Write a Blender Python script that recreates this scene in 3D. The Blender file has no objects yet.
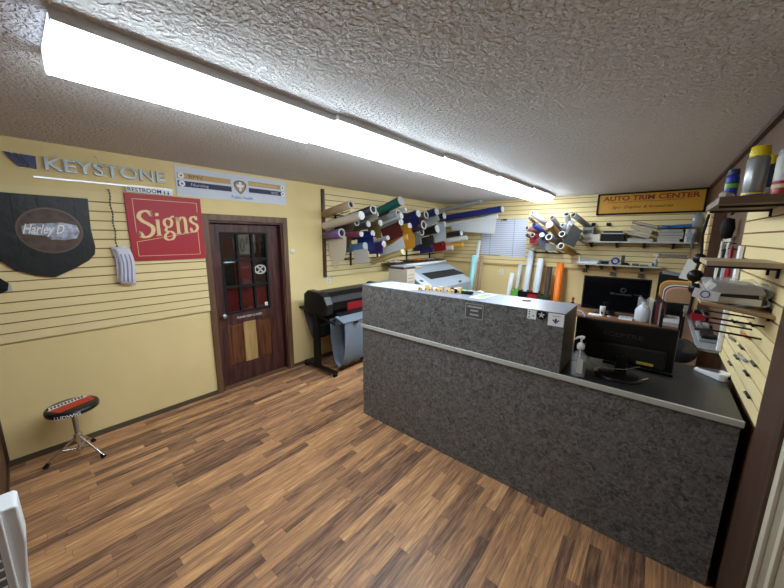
import bpy, bmesh, math, random
from mathutils import Vector, Matrix, Quaternion
random.seed(4)
SC = bpy.context.scene
COL = SC.collection
PI = math.pi

# ------------------------------------------------------------------ camera, world, exposure
W, D, H, YF = 4.055, 6.075, 2.44, -0.25      # room: x 0..W, y YF..D, z 0..H
cd = bpy.data.cameras.new('camera'); cam = bpy.data.objects.new('camera', cd); COL.objects.link(cam)
cd.sensor_width = 36.0; cd.lens = 315.632/784*36; cd.clip_start = 0.02
_r = Vector((0.76525151, 0.64369088, 0.00722322)); _u = Vector((-0.12113834, 0.13297671, 0.98368831)); _f = Vector((-0.63223067, 0.75364398, -0.17973628))
m = Matrix((( _r.x, _u.x, -_f.x), (_r.y, _u.y, -_f.y), (_r.z, _u.z, -_f.z))).to_4x4()
m.translation = Vector((3.6269, 0, 1.7634)); cam.matrix_world = m
SC.camera = cam
wd = bpy.data.worlds.new('world'); SC.world = wd; wd.use_nodes = True
wd.node_tree.nodes['Background'].inputs[0].default_value = (0.8, 0.85, 1, 1)
wd.node_tree.nodes['Background'].inputs[1].default_value = 0.3
SC.view_settings.view_transform = 'Standard'; SC.view_settings.look = 'None'
SC.view_settings.gamma = 1; SC.view_settings.use_curve_mapping = False
SC.view_settings.exposure = 1.5
LAMP = 9.0     # emission strength of the fluorescent lens

# ------------------------------------------------------------------ materials
_M = {}
def C(r, g=None, b=None):                      # sRGB 0-255 -> linear
    return tuple(((x/255+.055)/1.055)**2.4 if x/255 > .04045 else x/255/12.92 for x in (r, g, b))
def mat(name, col, rough=.6, metal=0, emit=0, spec=.5, bump=0, bscale=60, var=0, vscale=8, trans=0, alpha=1, coat=0):
    if name in _M: return _M[name]
    mt = bpy.data.materials.new(name); mt.use_nodes = True
    nt = mt.node_tree; b = nt.nodes['Principled BSDF']
    b.inputs['Base Color'].default_value = (*col, 1); b.inputs['Roughness'].default_value = rough
    b.inputs['Metallic'].default_value = metal; b.inputs['Specular IOR Level'].default_value = spec
    b.inputs['Transmission Weight'].default_value = trans; b.inputs['Alpha'].default_value = alpha
    b.inputs['Coat Weight'].default_value = coat
    if emit:
        b.inputs['Emission Color'].default_value = (*col, 1); b.inputs['Emission Strength'].default_value = emit
    tc = nt.nodes.new('ShaderNodeTexCoord')
    if var:
        n = nt.nodes.new('ShaderNodeTexNoise'); n.inputs['Scale'].default_value = vscale; n.inputs['Detail'].default_value = 5
        nt.links.new(tc.outputs['Object'], n.inputs['Vector'])
        r = nt.nodes.new('ShaderNodeMapRange'); r.inputs[1].default_value = .3; r.inputs[2].default_value = .7
        r.inputs[3].default_value = 1-var; r.inputs[4].default_value = 1+var
        nt.links.new(n.outputs[0], r.inputs[0])
        v = nt.nodes.new('ShaderNodeVectorMath'); v.operation = 'SCALE'; v.inputs[0].default_value = col
        nt.links.new(r.outputs[0], v.inputs['Scale']); nt.links.new(v.outputs[0], b.inputs['Base Color'])
    if bump:
        n = nt.nodes.new('ShaderNodeTexNoise'); n.inputs['Scale'].default_value = bscale; n.inputs['Detail'].default_value = 4
        nt.links.new(tc.outputs['Object'], n.inputs['Vector'])
        bp = nt.nodes.new('ShaderNodeBump'); bp.inputs['Strength'].default_value = bump; bp.inputs['Distance'].default_value = .01
        nt.links.new(n.outputs[0], bp.inputs['Height']); nt.links.new(bp.outputs[0], b.inputs['Normal'])
    _M[name] = mt; return mt
def colmat(col, rough=.5):
    return mat('vinyl_%.3f_%.3f_%.3f_%.1f' % (*col, rough), col, rough)

def ceiling_material():
    mt = mat('ceiling_texture', (.82, .82, .83), .9, spec=.1); nt = mt.node_tree; b = nt.nodes['Principled BSDF']; L = nt.links
    tc = nt.nodes.new('ShaderNodeTexCoord')
    n1 = nt.nodes.new('ShaderNodeTexNoise'); n1.inputs['Scale'].default_value = 52; n1.inputs['Detail'].default_value = 2; n1.inputs['Distortion'].default_value = .5
    n2 = nt.nodes.new('ShaderNodeTexVoronoi'); n2.inputs['Scale'].default_value = 42; n2.feature = 'SMOOTH_F1'
    L.new(tc.outputs['Object'], n1.inputs['Vector']); L.new(tc.outputs['Object'], n2.inputs['Vector'])
    r = nt.nodes.new('ShaderNodeMapRange'); r.inputs[1].default_value = .42; r.inputs[2].default_value = .62
    L.new(n1.outputs[0], r.inputs[0])
    a = nt.nodes.new('ShaderNodeMath'); a.operation = 'SUBTRACT'; L.new(r.outputs[0], a.inputs[0])
    s = nt.nodes.new('ShaderNodeMath'); s.operation = 'MULTIPLY'; s.inputs[1].default_value = .5; L.new(n2.outputs['Distance'], s.inputs[0]); L.new(s.outputs[0], a.inputs[1])
    bp = nt.nodes.new('ShaderNodeBump'); bp.inputs['Strength'].default_value = 1.0; bp.inputs['Distance'].default_value = .010
    L.new(a.outputs[0], bp.inputs['Height']); L.new(bp.outputs[0], b.inputs['Normal'])
    return mt

def floor_material():
    mt = mat('laminate_floor', (.3, .15, .07), .42, spec=.35); nt = mt.node_tree; b = nt.nodes['Principled BSDF']; L = nt.links
    N = nt.nodes.new
    tc = N('ShaderNodeTexCoord'); sp = N('ShaderNodeSeparateXYZ'); L.new(tc.outputs['Object'], sp.inputs[0])
    def mth(op, a, bb=None, c=None):
        n = N('ShaderNodeMath'); n.operation = op
        for i, v in enumerate((a, bb, c)):
            if v is None: continue
            if isinstance(v, (int, float)): n.inputs[i].default_value = v
            else: L.new(v, n.inputs[i])
        return n.outputs[0]
    xs = mth('DIVIDE', sp.outputs[0], .064); row = mth('FLOOR', xs); fx = mth('FRACT', xs)
    wn = N('ShaderNodeTexWhiteNoise'); wn.noise_dimensions = '1D'; L.new(row, wn.inputs['W'])
    ys = mth('ADD', mth('DIVIDE', sp.outputs[1], .64), mth('MULTIPLY', wn.outputs['Value'], 7.3))
    cell = mth('FLOOR', ys); fy = mth('FRACT', ys)
    cv = N('ShaderNodeCombineXYZ'); L.new(row, cv.inputs[0]); L.new(cell, cv.inputs[1])
    w2 = N('ShaderNodeTexWhiteNoise'); w2.noise_dimensions = '3D'; L.new(cv.outputs[0], w2.inputs['Vector'])
    # grain
    gv = N('ShaderNodeCombineXYZ')
    L.new(mth('MULTIPLY', sp.outputs[0], 34), gv.inputs[0]); L.new(mth('MULTIPLY', sp.outputs[1], 2.6), gv.inputs[1])
    L.new(mth('MULTIPLY', w2.outputs['Value'], 40), gv.inputs[2])
    g = N('ShaderNodeTexNoise'); g.inputs['Scale'].default_value = 1.7; g.inputs['Detail'].default_value = 7; g.inputs['Roughness'].default_value = .62; g.inputs['Distortion'].default_value = .6
    L.new(gv.outputs[0], g.inputs['Vector'])
    t = mth('ADD', mth('MULTIPLY', w2.outputs['Value'], .52), mth('MULTIPLY', mth('SUBTRACT', g.outputs[0], .5), 1.5))
    t = mth('ADD', t, .21)
    cr = N('ShaderNodeValToRGB'); L.new(t, cr.inputs[0])
    e = cr.color_ramp.elements
    e[0].position = .08; e[0].color = (*C(90, 64, 52), 1); e[1].position = .95; e[1].color = (*C(222, 176, 124), 1)
    for p, c in ((.3, C(130, 96, 74)), (.5, C(166, 122, 88)), (.7, C(192, 142, 98))):
        q = e.new(p); q.color = (*c, 1)
    # seams between strips
    seam = mth('MINIMUM', mth('MINIMUM', fx, mth('SUBTRACT', 1, fx)), mth('MULTIPLY', mth('MINIMUM', fy, mth('SUBTRACT', 1, fy)), 8))
    sm = N('ShaderNodeMapRange'); sm.inputs[1].default_value = 0; sm.inputs[2].default_value = .035; sm.inputs[3].default_value = .62; sm.inputs[4].default_value = 1
    L.new(seam, sm.inputs[0])
    v = N('ShaderNodeVectorMath'); v.operation = 'SCALE'; L.new(cr.outputs[0], v.inputs[0]); L.new(sm.outputs[0], v.inputs['Scale'])
    L.new(v.outputs[0], b.inputs['Base Color'])
    return mt

def wood_material(name, dark, light, axis='Z', scale=1.0, rough=.5):
    if name in _M: return _M[name]
    mt = mat(name, dark, rough); nt = mt.node_tree; b = nt.nodes['Principled BSDF']; L = nt.links
    tc = nt.nodes.new('ShaderNodeTexCoord'); mp = nt.nodes.new('ShaderNodeMapping')
    s = {'X': (1.5, 14, 14), 'Y': (14, 1.5, 14), 'Z': (14, 14, 1.5)}[axis]
    mp.inputs['Scale'].default_value = tuple(k*scale for k in s)
    L.new(tc.outputs['Object'], mp.inputs[0])
    n = nt.nodes.new('ShaderNodeTexNoise'); n.inputs['Scale'].default_value = 1.6; n.inputs['Detail'].default_value = 6; n.inputs['Distortion'].default_value = .8
    L.new(mp.outputs[0], n.inputs['Vector'])
    cr = nt.nodes.new('ShaderNodeValToRGB'); cr.color_ramp.elements[0].position = .32; cr.color_ramp.elements[1].position = .7
    cr.color_ramp.elements[0].color = (*dark, 1); cr.color_ramp.elements[1].color = (*light, 1)
    L.new(n.outputs[0], cr.inputs[0]); L.new(cr.outputs[0], b.inputs['Base Color'])
    return mt

def laminate_material():
    mt = mat('slate_laminate', (.08, .08, .08), .34, spec=.5); nt = mt.node_tree; b = nt.nodes['Principled BSDF']; L = nt.links
    tc = nt.nodes.new('ShaderNodeTexCoord')
    n = nt.nodes.new('ShaderNodeTexNoise'); n.inputs['Scale'].default_value = 30; n.inputs['Detail'].default_value = 6; n.inputs['Roughness'].default_value = .6; n.inputs['Distortion'].default_value = 1.6
    L.new(tc.outputs['Object'], n.inputs['Vector'])
    cr = nt.nodes.new('ShaderNodeValToRGB'); cr.color_ramp.elements[0].position = .32; cr.color_ramp.elements[1].position = .72
    cr.color_ramp.elements[0].color = (.040, .040, .041, 1); cr.color_ramp.elements[1].color = (.25, .246, .24, 1)
    L.new(n.outputs[0], cr.inputs[0]); L.new(cr.outputs[0], b.inputs['Base Color'])
    return mt

def chart_material():
    mt = mat('printed_chart', (.62, .66, .78), .6); nt = mt.node_tree; b = nt.nodes['Principled BSDF']; L = nt.links
    tc = nt.nodes.new('ShaderNodeTexCoord'); sp = nt.nodes.new('ShaderNodeSeparateXYZ'); L.new(tc.outputs['Object'], sp.inputs[0])
    def line(o, period, width):
        a = nt.nodes.new('ShaderNodeMath'); a.operation = 'DIVIDE'; a.inputs[1].default_value = period; L.new(o, a.inputs[0])
        f = nt.nodes.new('ShaderNodeMath'); f.operation = 'FRACT'; L.new(a.outputs[0], f.inputs[0])
        g = nt.nodes.new('ShaderNodeMath'); g.operation = 'LESS_THAN'; g.inputs[1].default_value = width; L.new(f.outputs[0], g.inputs[0]); return g.outputs[0]
    mx = nt.nodes.new('ShaderNodeMath'); mx.operation = 'MAXIMUM'
    L.new(line(sp.outputs[2], .035, .3), mx.inputs[0]); L.new(line(sp.outputs[0], .43, .03), mx.inputs[1])
    mi = nt.nodes.new('ShaderNodeMix'); mi.data_type = 'RGBA'
    mi.inputs[6].default_value = (.66, .69, .8, 1); mi.inputs[7].default_value = (.33, .36, .46, 1)
    L.new(mx.outputs[0], mi.inputs[0]); L.new(mi.outputs[2], b.inputs['Base Color'])
    return mt

def glass_material(name, tint=(1, 1, 1), f=.12):
    if name in _M: return _M[name]
    mt = bpy.data.materials.new(name); mt.use_nodes = True; nt = mt.node_tree; nt.nodes.clear(); L = nt.links
    o = nt.nodes.new('ShaderNodeOutputMaterial'); t = nt.nodes.new('ShaderNodeBsdfTransparent'); g = nt.nodes.new('ShaderNodeBsdfGlossy')
    t.inputs[0].default_value = (*tint, 1); g.inputs['Roughness'].default_value = .04
    x = nt.nodes.new('ShaderNodeMixShader'); x.inputs[0].default_value = f
    L.new(t.outputs[0], x.inputs[1]); L.new(g.outputs[0], x.inputs[2]); L.new(x.outputs[0], o.inputs[0])
    _M[name] = mt; return mt

def frosted(name, tint, amount):
    mt = bpy.data.materials.new(name); mt.use_nodes = True; nt = mt.node_tree; nt.nodes.clear(); L = nt.links
    o = nt.nodes.new('ShaderNodeOutputMaterial'); t = nt.nodes.new('ShaderNodeBsdfTransparent'); g = nt.nodes.new('ShaderNodeBsdfPrincipled')
    g.inputs['Base Color'].default_value = (*tint, 1); g.inputs['Roughness'].default_value = .15
    x = nt.nodes.new('ShaderNodeMixShader'); x.inputs[0].default_value = amount
    L.new(t.outputs[0], x.inputs[1]); L.new(g.outputs[0], x.inputs[2]); L.new(x.outputs[0], o.inputs[0]); return mt
YELLOW = C(230, 206, 150)
M = dict(
 ceil=ceiling_material(), floor=floor_material(), lam=laminate_material(), chart=chart_material(),
 wall=mat('yellow_wall_paint', YELLOW, .75, var=.03, vscale=3, spec=.2),
 slat=mat('yellow_slatwall', C(232, 211, 158), .55, spec=.3),
 groove=mat('slat_groove', C(138, 98, 50), .8),
 pan=wood_material('brown_panelling', C(84, 58, 42), C(112, 80, 58), 'Z', .7),
 dbrown=wood_material('dark_brown_trim', C(62, 42, 32), C(80, 56, 42), 'Z', .6),
 casing=wood_material('walnut_casing', C(92, 66, 46), C(122, 90, 64), 'Z', .8),
 dwood=wood_material('dark_stained_door', C(46, 22, 22), C(96, 54, 46), 'Z', 1),
 dwood2=wood_material('brown_heart_wood', C(72, 38, 22), C(126, 76, 44), 'Z', 1),
 lwood=wood_material('pale_sap_wood', C(150, 116, 68), C(196, 162, 104), 'Z', 1),
 base=mat('baseboard_brown', C(84, 70, 56), .6),
 black=mat('black_plastic', (.005, .005, .006), .35, spec=.35), matte=mat('matte_black', (.007, .007, .007), .7, spec=.3),
 metal=mat('black_metal', (.009, .009, .01), .4, metal=.3), chrome=mat('chrome', (.7, .7, .7), .2, metal=1),
 steel=mat('brushed_steel', (.45, .45, .46), .35, metal=.9),
 white=mat('white_plastic', (.78, .79, .8), .4), paper=mat('white_paper', (.82, .83, .85), .7),
 offw=mat('off_white', C(214, 206, 190), .6), cream=mat('cream_board', C(196, 186, 166), .6),
 grey=mat('grey_plastic', (.25, .26, .27), .5), lgrey=mat('light_grey_plastic', (.42, .44, .47), .45),
 band=mat('edge_band_grey', C(186, 186, 178), .4), red=mat('sign_red', C(168, 22, 40), .5),
 gold=mat('gold_lettering', C(232, 204, 150), .5), navy=mat('navy_blue', C(34, 44, 96), .5),
 blue=mat('bright_blue', C(28, 52, 160), .4), tan=mat('tan_strip', C(196, 160, 104), .6),
 dknavy=mat('dark_slate_strip', C(52, 50, 78), .6), yel=mat('yellow_cap', C(238, 214, 30), .4),
 orange=mat('orange_vinyl', C(236, 120, 26), .45), green=mat('green_plastic', C(110, 180, 70), .5), dgreen=mat('dark_green', C(20, 70, 48), .5),
 teal=mat('pale_teal', C(150, 205, 205), .5), brown=mat('dark_brown_core', C(58, 40, 30), .7), tube=mat('cardboard_tube', C(150, 122, 92), .8),
 glass=glass_material('clear_glass', (.75, .78, .8), .22), bag=frosted('clear_plastic_bag', (.75, .76, .77), .28),
 wood=wood_material('desk_wood', C(110, 70, 44), C(146, 98, 64), 'X', 1),
 hole=mat('core_shade_and_gap', (.015, .012, .01), .9), plug=mat('roll_plug_white', (.5, .5, .5), .6),
 gfab=mat('grey_fabric', C(118, 128, 142), .85, bump=.2, bscale=30), screen=mat('black_screen', (.003, .003, .004), .12, spec=.35),
 dgrey=mat('dark_grey_print', (.045, .045, .05), .4), silver=mat('silver_print', (.5, .5, .47), .4),
)

# ------------------------------------------------------------------ mesh builder
class MB:
    def __init__(s): s.v = []; s.f = []; s.sm = []
    def add(s, vs, fs, smooth=False):
        o = len(s.v); s.v += [Vector(v) for v in vs]
        for f in fs: s.f.append([i+o for i in f]); s.sm.append(smooth)
        return s
    def box(s, a, b, rot=None, piv=None):
        (x0, y0, z0), (x1, y1, z1) = a, b
        vs = [Vector(p) for p in ((x0,y0,z0),(x1,y0,z0),(x1,y1,z0),(x0,y1,z0),(x0,y0,z1),(x1,y0,z1),(x1,y1,z1),(x0,y1,z1))]
        if rot is not None:
            pv = Vector(piv) if piv else (vs[0]+vs[6])/2
            vs = [pv + rot @ (v-pv) for v in vs]
        return s.add(vs, [(0,3,2,1),(4,5,6,7),(0,1,5,4),(1,2,6,5),(2,3,7,6),(3,0,4,7)])
    def cyl(s, a, b, r, r2=None, n=16, caps=True):
        a, b = Vector(a), Vector(b); r2 = r if r2 is None else r2
        d = (b-a).normalized(); t = Vector((0,0,1)) if abs(d.z) < .9 else Vector((1,0,0))
        u = d.cross(t).normalized(); w = d.cross(u)
        vs = []
        for p, q in ((a, r), (b, r2)):
            for i in range(n):
                k = 2*PI*i/n; vs.append(p + (u*math.cos(k)+w*math.sin(k))*q)
        s.add(vs, [(i, (i+1) % n, n+(i+1) % n, n+i) for i in range(n)], True)
        if caps: s.add(vs, [tuple(range(n))[::-1], tuple(range(n, 2*n))])
        return s
    def pipe(s, a, b, r, ri, n=16):                                   # hollow tube
        a, b = Vector(a), Vector(b); d = (b-a).normalized(); t = Vector((0,0,1)) if abs(d.z) < .9 else Vector((1,0,0))
        u = d.cross(t).normalized(); w = d.cross(u); vs = []
        for p, q in ((a, r), (b, r), (b, ri), (a, ri)):
            for i in range(n):
                k = 2*PI*i/n; vs.append(p + (u*math.cos(k)+w*math.sin(k))*q)
        fs = []
        for j in range(4):
            for i in range(n): fs.append((j*n+i, j*n+(i+1) % n, ((j+1) % 4)*n+(i+1) % n, ((j+1) % 4)*n+i))
        return s.add(vs, fs, True)
    def lathe(s, prof, c=(0,0,0), n=24, M3=None):                     # prof: (r, z)
        c = Vector(c); vs = []
        for r, z in prof:
            for i in range(n):
                k = 2*PI*i/n; v = Vector((r*math.cos(k), r*math.sin(k), z))
                if M3: v = M3 @ v
                vs.append(c+v)
        fs = []
        for j in range(len(prof)-1):
            for i in range(n): fs.append((j*n+i, j*n+(i+1) % n, (j+1)*n+(i+1) % n, (j+1)*n+i))
        s.add(vs, fs, True); s.add(vs, [tuple(range(n))[::-1], tuple(range((len(prof)-1)*n, len(prof)*n))]); return s
    def prism(s, poly, ax, a, b):                                     # poly in the two other axes, extruded along ax from a to b
        def P(p, h):
            return {'x': (h, p[0], p[1]), 'y': (p[0], h, p[1]), 'z': (p[0], p[1], h)}[ax]
        n = len(poly); vs = [P(p, a) for p in poly]+[P(p, b) for p in poly]
        return s.add(vs, [tuple(range(n)), tuple(range(n, 2*n))[::-1]]+[(i, n+i, n+(i+1) % n, (i+1) % n) for i in range(n)])
    def tube(s, pts, r, n=8):
        pts = [Vector(p) for p in pts]; vs = []; N = len(pts); up = None
        for i, p in enumerate(pts):
            d = (pts[min(i+1, N-1)]-pts[max(i-1, 0)]).normalized()
            if up is None: up = d.cross(Vector((0,0,1)) if abs(d.z) < .9 else Vector((1,0,0))).normalized()
            up = (up - d*up.dot(d)).normalized(); w = d.cross(up); q = r[i] if isinstance(r, (list, tuple)) else r
            for k in range(n):
                a = 2*PI*k/n; vs.append(p+(up*math.cos(a)+w*math.sin(a))*q)
        fs = [(j*n+i, j*n+(i+1) % n, (j+1)*n+(i+1) % n, (j+1)*n+i) for j in range(N-1) for i in range(n)]
        s.add(vs, fs, True); s.add(vs, [tuple(range(n))[::-1], tuple(range((N-1)*n, N*n))]); return s
    def sheet(s, fn, nu, nv, th=.002):                                # fn(u,v)->point; thin solid sheet
        vs = [Vector(fn(i/nu, j/nv)) for j in range(nv+1) for i in range(nu+1)]
        A = Vector(fn(1, 0))-Vector(fn(0, 0)); B = Vector(fn(0, 1))-Vector(fn(0, 0)); nn = A.cross(B).normalized()*th
        m_ = len(vs); vs2 = vs+[v-nn for v in vs]; fs = []
        for j in range(nv):
            for i in range(nu):
                a = j*(nu+1)+i; q = (a, a+1, a+nu+2, a+nu+1); fs.append(q); fs.append(tuple(k+m_ for k in q[::-1]))
        rim = [i for i in range(nu+1)]+[j*(nu+1)+nu for j in range(1, nv+1)]+[nv*(nu+1)+i for i in range(nu-1, -1, -1)]+[j*(nu+1) for j in range(nv-1, 0, -1)]
        for i in range(len(rim)):
            a, b = rim[i], rim[(i+1) % len(rim)]; fs.append((b, a, a+m_, b+m_))
        return s.add(vs2, fs, True)
ORG = {}
def obj(name, mb, material, parent=None, bevel=0, label=None):
    off = ORG[parent.name] if parent is not None else Vector((0,0,0))
    me = bpy.data.meshes.new(name); me.from_pydata([v-off for v in mb.v], [], mb.f)
    me.polygons.foreach_set('use_smooth', mb.sm)
    me.validate()
    bm = bmesh.new(); bm.from_mesh(me); bmesh.ops.recalc_face_normals(bm, faces=bm.faces); bm.to_mesh(me); bm.free()
    me.materials.append(M[material] if isinstance(material, str) else material)
    o = bpy.data.objects.new(name, me); COL.objects.link(o)
    if parent is not None: o.parent = parent
    ORG[o.name] = off.copy()
    if bevel:
        b = o.modifiers.new('bevel', 'BEVEL'); b.width = bevel; b.segments = 2; b.limit_method = 'ANGLE'; b.angle_limit = math.radians(40)
    if label: o['label'] = label
    return o
def thing(name, label, cat, loc, group=None):
    o = bpy.data.objects.new(name, None); COL.objects.link(o); o.location = loc; o.empty_display_size = .05
    ORG[o.name] = Vector(loc); o['label'] = label; o['category'] = cat
    if group: o['group'] = group
    return o
def tag(o, label, cat, group=None):
    o['label'] = label; o['category'] = cat
    if group: o['group'] = group
    return o
def struct(name, mb, material, parent=None, bevel=0):
    o = obj(name, mb, material, parent, bevel)
    if parent is None: o['kind'] = 'structure'
    return o
# lettering: font curve turned into a mesh, laid on a plane. ex = reading direction, ez = up, origin = left end of the baseline
def text(name, s, origin, ex, ez, size, material, parent, depth=.002, width=None, shear=0, bold=0, label=None, center=False):
    cu = bpy.data.curves.new(name, 'FONT'); cu.body = s; cu.size = 1; cu.extrude = 0; cu.shear = shear; cu.offset = bold; cu.resolution_u = 3
    t = bpy.data.objects.new('tmp', cu); COL.objects.link(t)
    dg = bpy.context.evaluated_depsgraph_get(); dg.update(); me0 = t.evaluated_get(dg).to_mesh()
    vs = [v.co.copy() for v in me0.vertices]; fs = [tuple(p.vertices) for p in me0.polygons]
    t.to_mesh_clear(); bpy.data.objects.remove(t); bpy.data.curves.remove(cu)
    x0 = min(v.x for v in vs); x1 = max(v.x for v in vs)
    kx = size if width is None else width/(x1-x0)
    ex, ez = Vector(ex).normalized(), Vector(ez).normalized(); n = ex.cross(ez); o = Vector(origin)
    mb = MB(); cx = (x0+x1)/2 if center else x0
    P = [o+ex*((v.x-cx)*kx)+ez*(v.y*size) for v in vs]
    N = len(P); edges = {}
    for f in fs:
        for i in range(len(f)):
            e = (f[i], f[(i+1) % len(f)]); edges[e] = edges.get(e, 0)+1
    side = [(a, b, b+N, a+N) for (a, b) in edges if (b, a) not in edges]
    mb.add(P+[p-n*depth for p in P], fs+[tuple(i+N for i in f[::-1]) for f in fs]+side)
    return obj(name, mb, material, parent, label=label)
def stroke(mb, pts, w_th, w_tk, o, ex, ez, n, depth, sc):             # broad-nib lettering stroke (thick uprights, thin bars)
    # catmull-rom smoothing
    P = [Vector(p) for p in pts]; Q = []
    if len(P) > 2:
        E = [P[0]*2-P[1]]+P+[P[-1]*2-P[-2]]
        for i in range(1, len(E)-2):
            for k in range(6):
                t = k/6; a, b, c, d = E[i-1], E[i], E[i+1], E[i+2]
                Q.append(.5*((2*b)+(c-a)*t+(2*a-5*b+4*c-d)*t*t+(3*b-a-3*c+d)*t**3))
        Q.append(P[-1])
    else: Q = P
    N = len(Q); L_, R_ = [], []
    for i in range(N):
        d = (Q[min(i+1, N-1)]-Q[max(i-1, 0)]).normalized(); w = (w_th+(w_tk-w_th)*abs(d.y))/2; nn = Vector((-d.y, d.x))
        L_.append(Q[i]+nn*w); R_.append(Q[i]-nn*w)
    vs = []
    for off in (0, -depth):
        for q in L_+R_: vs.append(o+ex*(q.x*sc)+ez*(q.y*sc)+n*off)
    M2 = 2*N; fs = []
    for i in range(N-1):
        fs.append((i, i+1, N+i+1, N+i)); fs.append((M2+i, M2+N+i, M2+N+i+1, M2+i+1)); fs.append((i, M2+i, M2+i+1, i+1)); fs.append((N+i, N+i+1, M2+N+i+1, M2+N+i))
    fs.append((0, N, M2+N, M2)); fs.append((N-1, M2+N-1, M2+2*N-1, 2*N-1))
    mb.add(vs, fs)

# ------------------------------------------------------------------ room shell
struct('floor', MB().box((-1.3, YF-.1, -.1), (W+.1, D+.1, 0)), 'floor')
struct('ceiling', MB().box((-1.3, YF-.1, H), (W+.1, D+.1, H+.1)), 'ceil')
DY0, DY1, DZ = 1.335, 2.185, 1.915                                     # door opening in the left wall
wl = MB(); wl.box((-.12, YF-.1, 0), (0, DY0, H)); wl.box((-.12, DY1, 0), (0, D+.1, H)); wl.box((-.12, DY0, DZ), (0, DY1, H))
struct('wall_left', wl, 'wall')
struct('wall_back', MB().box((0, D, 0), (W+.1, D+.1, H)), 'wall')
struct('wall_right', MB().box((W, 1.68, 0), (W+.1, D, H)), 'pan')
wf = MB().box((0, YF-.1, 0), (W+.1, YF, H)); struct('wall_front', wf, 'pan')
# beige wall stretch next to the camera, behind the dark column
b = struct('wall_right_front', MB().box((W, YF, 0), (W+.1, 1.68, H)), mat('beige_wall', C(150, 138, 118), .7))
struct('trim_1', MB().box((W-.012, 1.62, 0), (W, 1.665, H)), mat('cream_trim', C(196, 188, 168), .5), bevel=.002)
struct('trim_2', MB().box((W-.012, 1.49, 0), (W, 1.52, H)), mat('cream_trim', C(196, 188, 168), .5), bevel=.002)
struct('trim_3', MB().box((W-.022, 1.665, 0), (W, 1.955, H)), 'dbrown', bevel=.003)
struct('baseboard_left', MB().box((0, YF, 0), (.012, 1.275, .045)).box((0, 2.25, 0), (.012, D, .045)), 'base')
struct('baseboard_front', MB().box((0, YF, 0), (W, YF+.012, .045)), 'dbrown')
struct('trim_4', MB().box((0, YF, .045), (.03, YF+.018, H)), 'dbrown')
struct('trim_5', MB().box((W-.03, 2.06, H-.03), (W, D, H)), 'dbrown')      # dark moulding under the ceiling on the right
# little room behind the door glass
nr = MB(); nr.box((-1.3, .9, 0), (-1.25, 2.7, H)); nr.box((-1.25, .9, 0), (-.12, .95, H)); nr.box((-1.25, 2.65, 0), (-.12, 2.7, H))
struct('wall_corridor', nr, mat('corridor_wall', C(90, 88, 80), .8))

# ------------------------------------------------------------------ slatwall
PITCH = .0762
def slat_poly(z0, z1, th, face):                                       # profile with grooves, list of (offset, z)
    pts = [(0, z0), (th, z0)]; z = z0+PITCH*.92
    while z < z1-.01:
        pts += [(th, z), (th-.008, z+.002), (th-.008, z+.008), (th, z+.01)]; z += PITCH
    pts += [(th, z1), (0, z1)]
    return pts
def slatwall(name, label, axis, a, b, z0, z1, base, sign):
    t = thing(name, label, 'slatwall', (base, (a+b)/2, z0) if axis == 'y' else ((a+b)/2, base, z0))
    th = .02; mb = MB(); g = MB(); z = z0; edges = [z0]
    k = z0+PITCH*.92
    while k < z1-.015: edges.append(k); k += PITCH
    edges.append(z1)
    for i in range(len(edges)-1):
        lo = edges[i]+(.0045 if i else 0); hi = edges[i+1]-(.0045 if i < len(edges)-2 else 0)
        p0, p1 = sorted((base, base+sign*th)); 
        if axis == 'y': mb.box((p0, a, lo), (p1, b, hi))
        else: mb.box((a, p0, lo), (b, p1, hi))
    p0, p1 = sorted((base, base+sign*(th-.009)))
    if axis == 'y': g.box((p0, a+.001, z0), (p1, b-.001, z1))
    else: g.box((a+.001, p0, z0), (b-.001, p1, z1))
    obj('slats', mb, 'slat', t); obj('groove_backing', g, 'groove', t)
    return t
slatwall('slatwall_panel', 'yellow slatwall panel on the left wall behind the red sign and black plaque', 'y', YF+.019, 1.275, .965, 2.11, .0005, 1)
slatwall('slatwall_panel', 'yellow slatwall panel carrying the vinyl roll rack, right of the door', 'y', 2.84, D-.022, 1.19, 2.385, .0005, 1)
slatwall('slatwall_panel', 'yellow slatwall panel covering the top half of the back wall', 'x', 0.0, W-.1, 1.265, H-.002, D-.0005, -1)
slatwall('slatwall_panel', 'yellow slatwall panel on the right wall beside the dark brown column', 'y', 1.957, 3.1, .965, 2.05, W-.0005, -1)
struct('trim_6', MB().box((0, 2.795, 1.185), (.034, 2.838, 2.39)), 'dbrown', bevel=.002)
struct('trim_7', MB().box((.03, D-.026, 1.235), (W-.1, D, 1.265)), 'tan')
# pilaster further back on the right wall: brown near face, slats on its side
struct('trim_8', MB().box((3.972, 4.2, 1.05), (W, 4.62, 2.12)), 'pan')
slatwall('slatwall_panel', 'narrow slatwall strip on the side of the brown pilaster on the right wall', 'y', 4.2, 4.62, 1.05, 2.1, 3.9715, -1)
# low brown half wall under the right slats
lw = thing('half_wall_ledge', 'brown panelled ledge along the right wall behind the counter with grey top', 'ledge', (3.99, 4.0, 0))
obj('body', MB().box((3.93, 3.12, 0), (W-.001, 4.9, .965)), 'pan', lw); obj('ledge_top', MB().box((3.92, 3.1, .965), (W-.001, 4.92, .985)), 'grey', lw)

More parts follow.
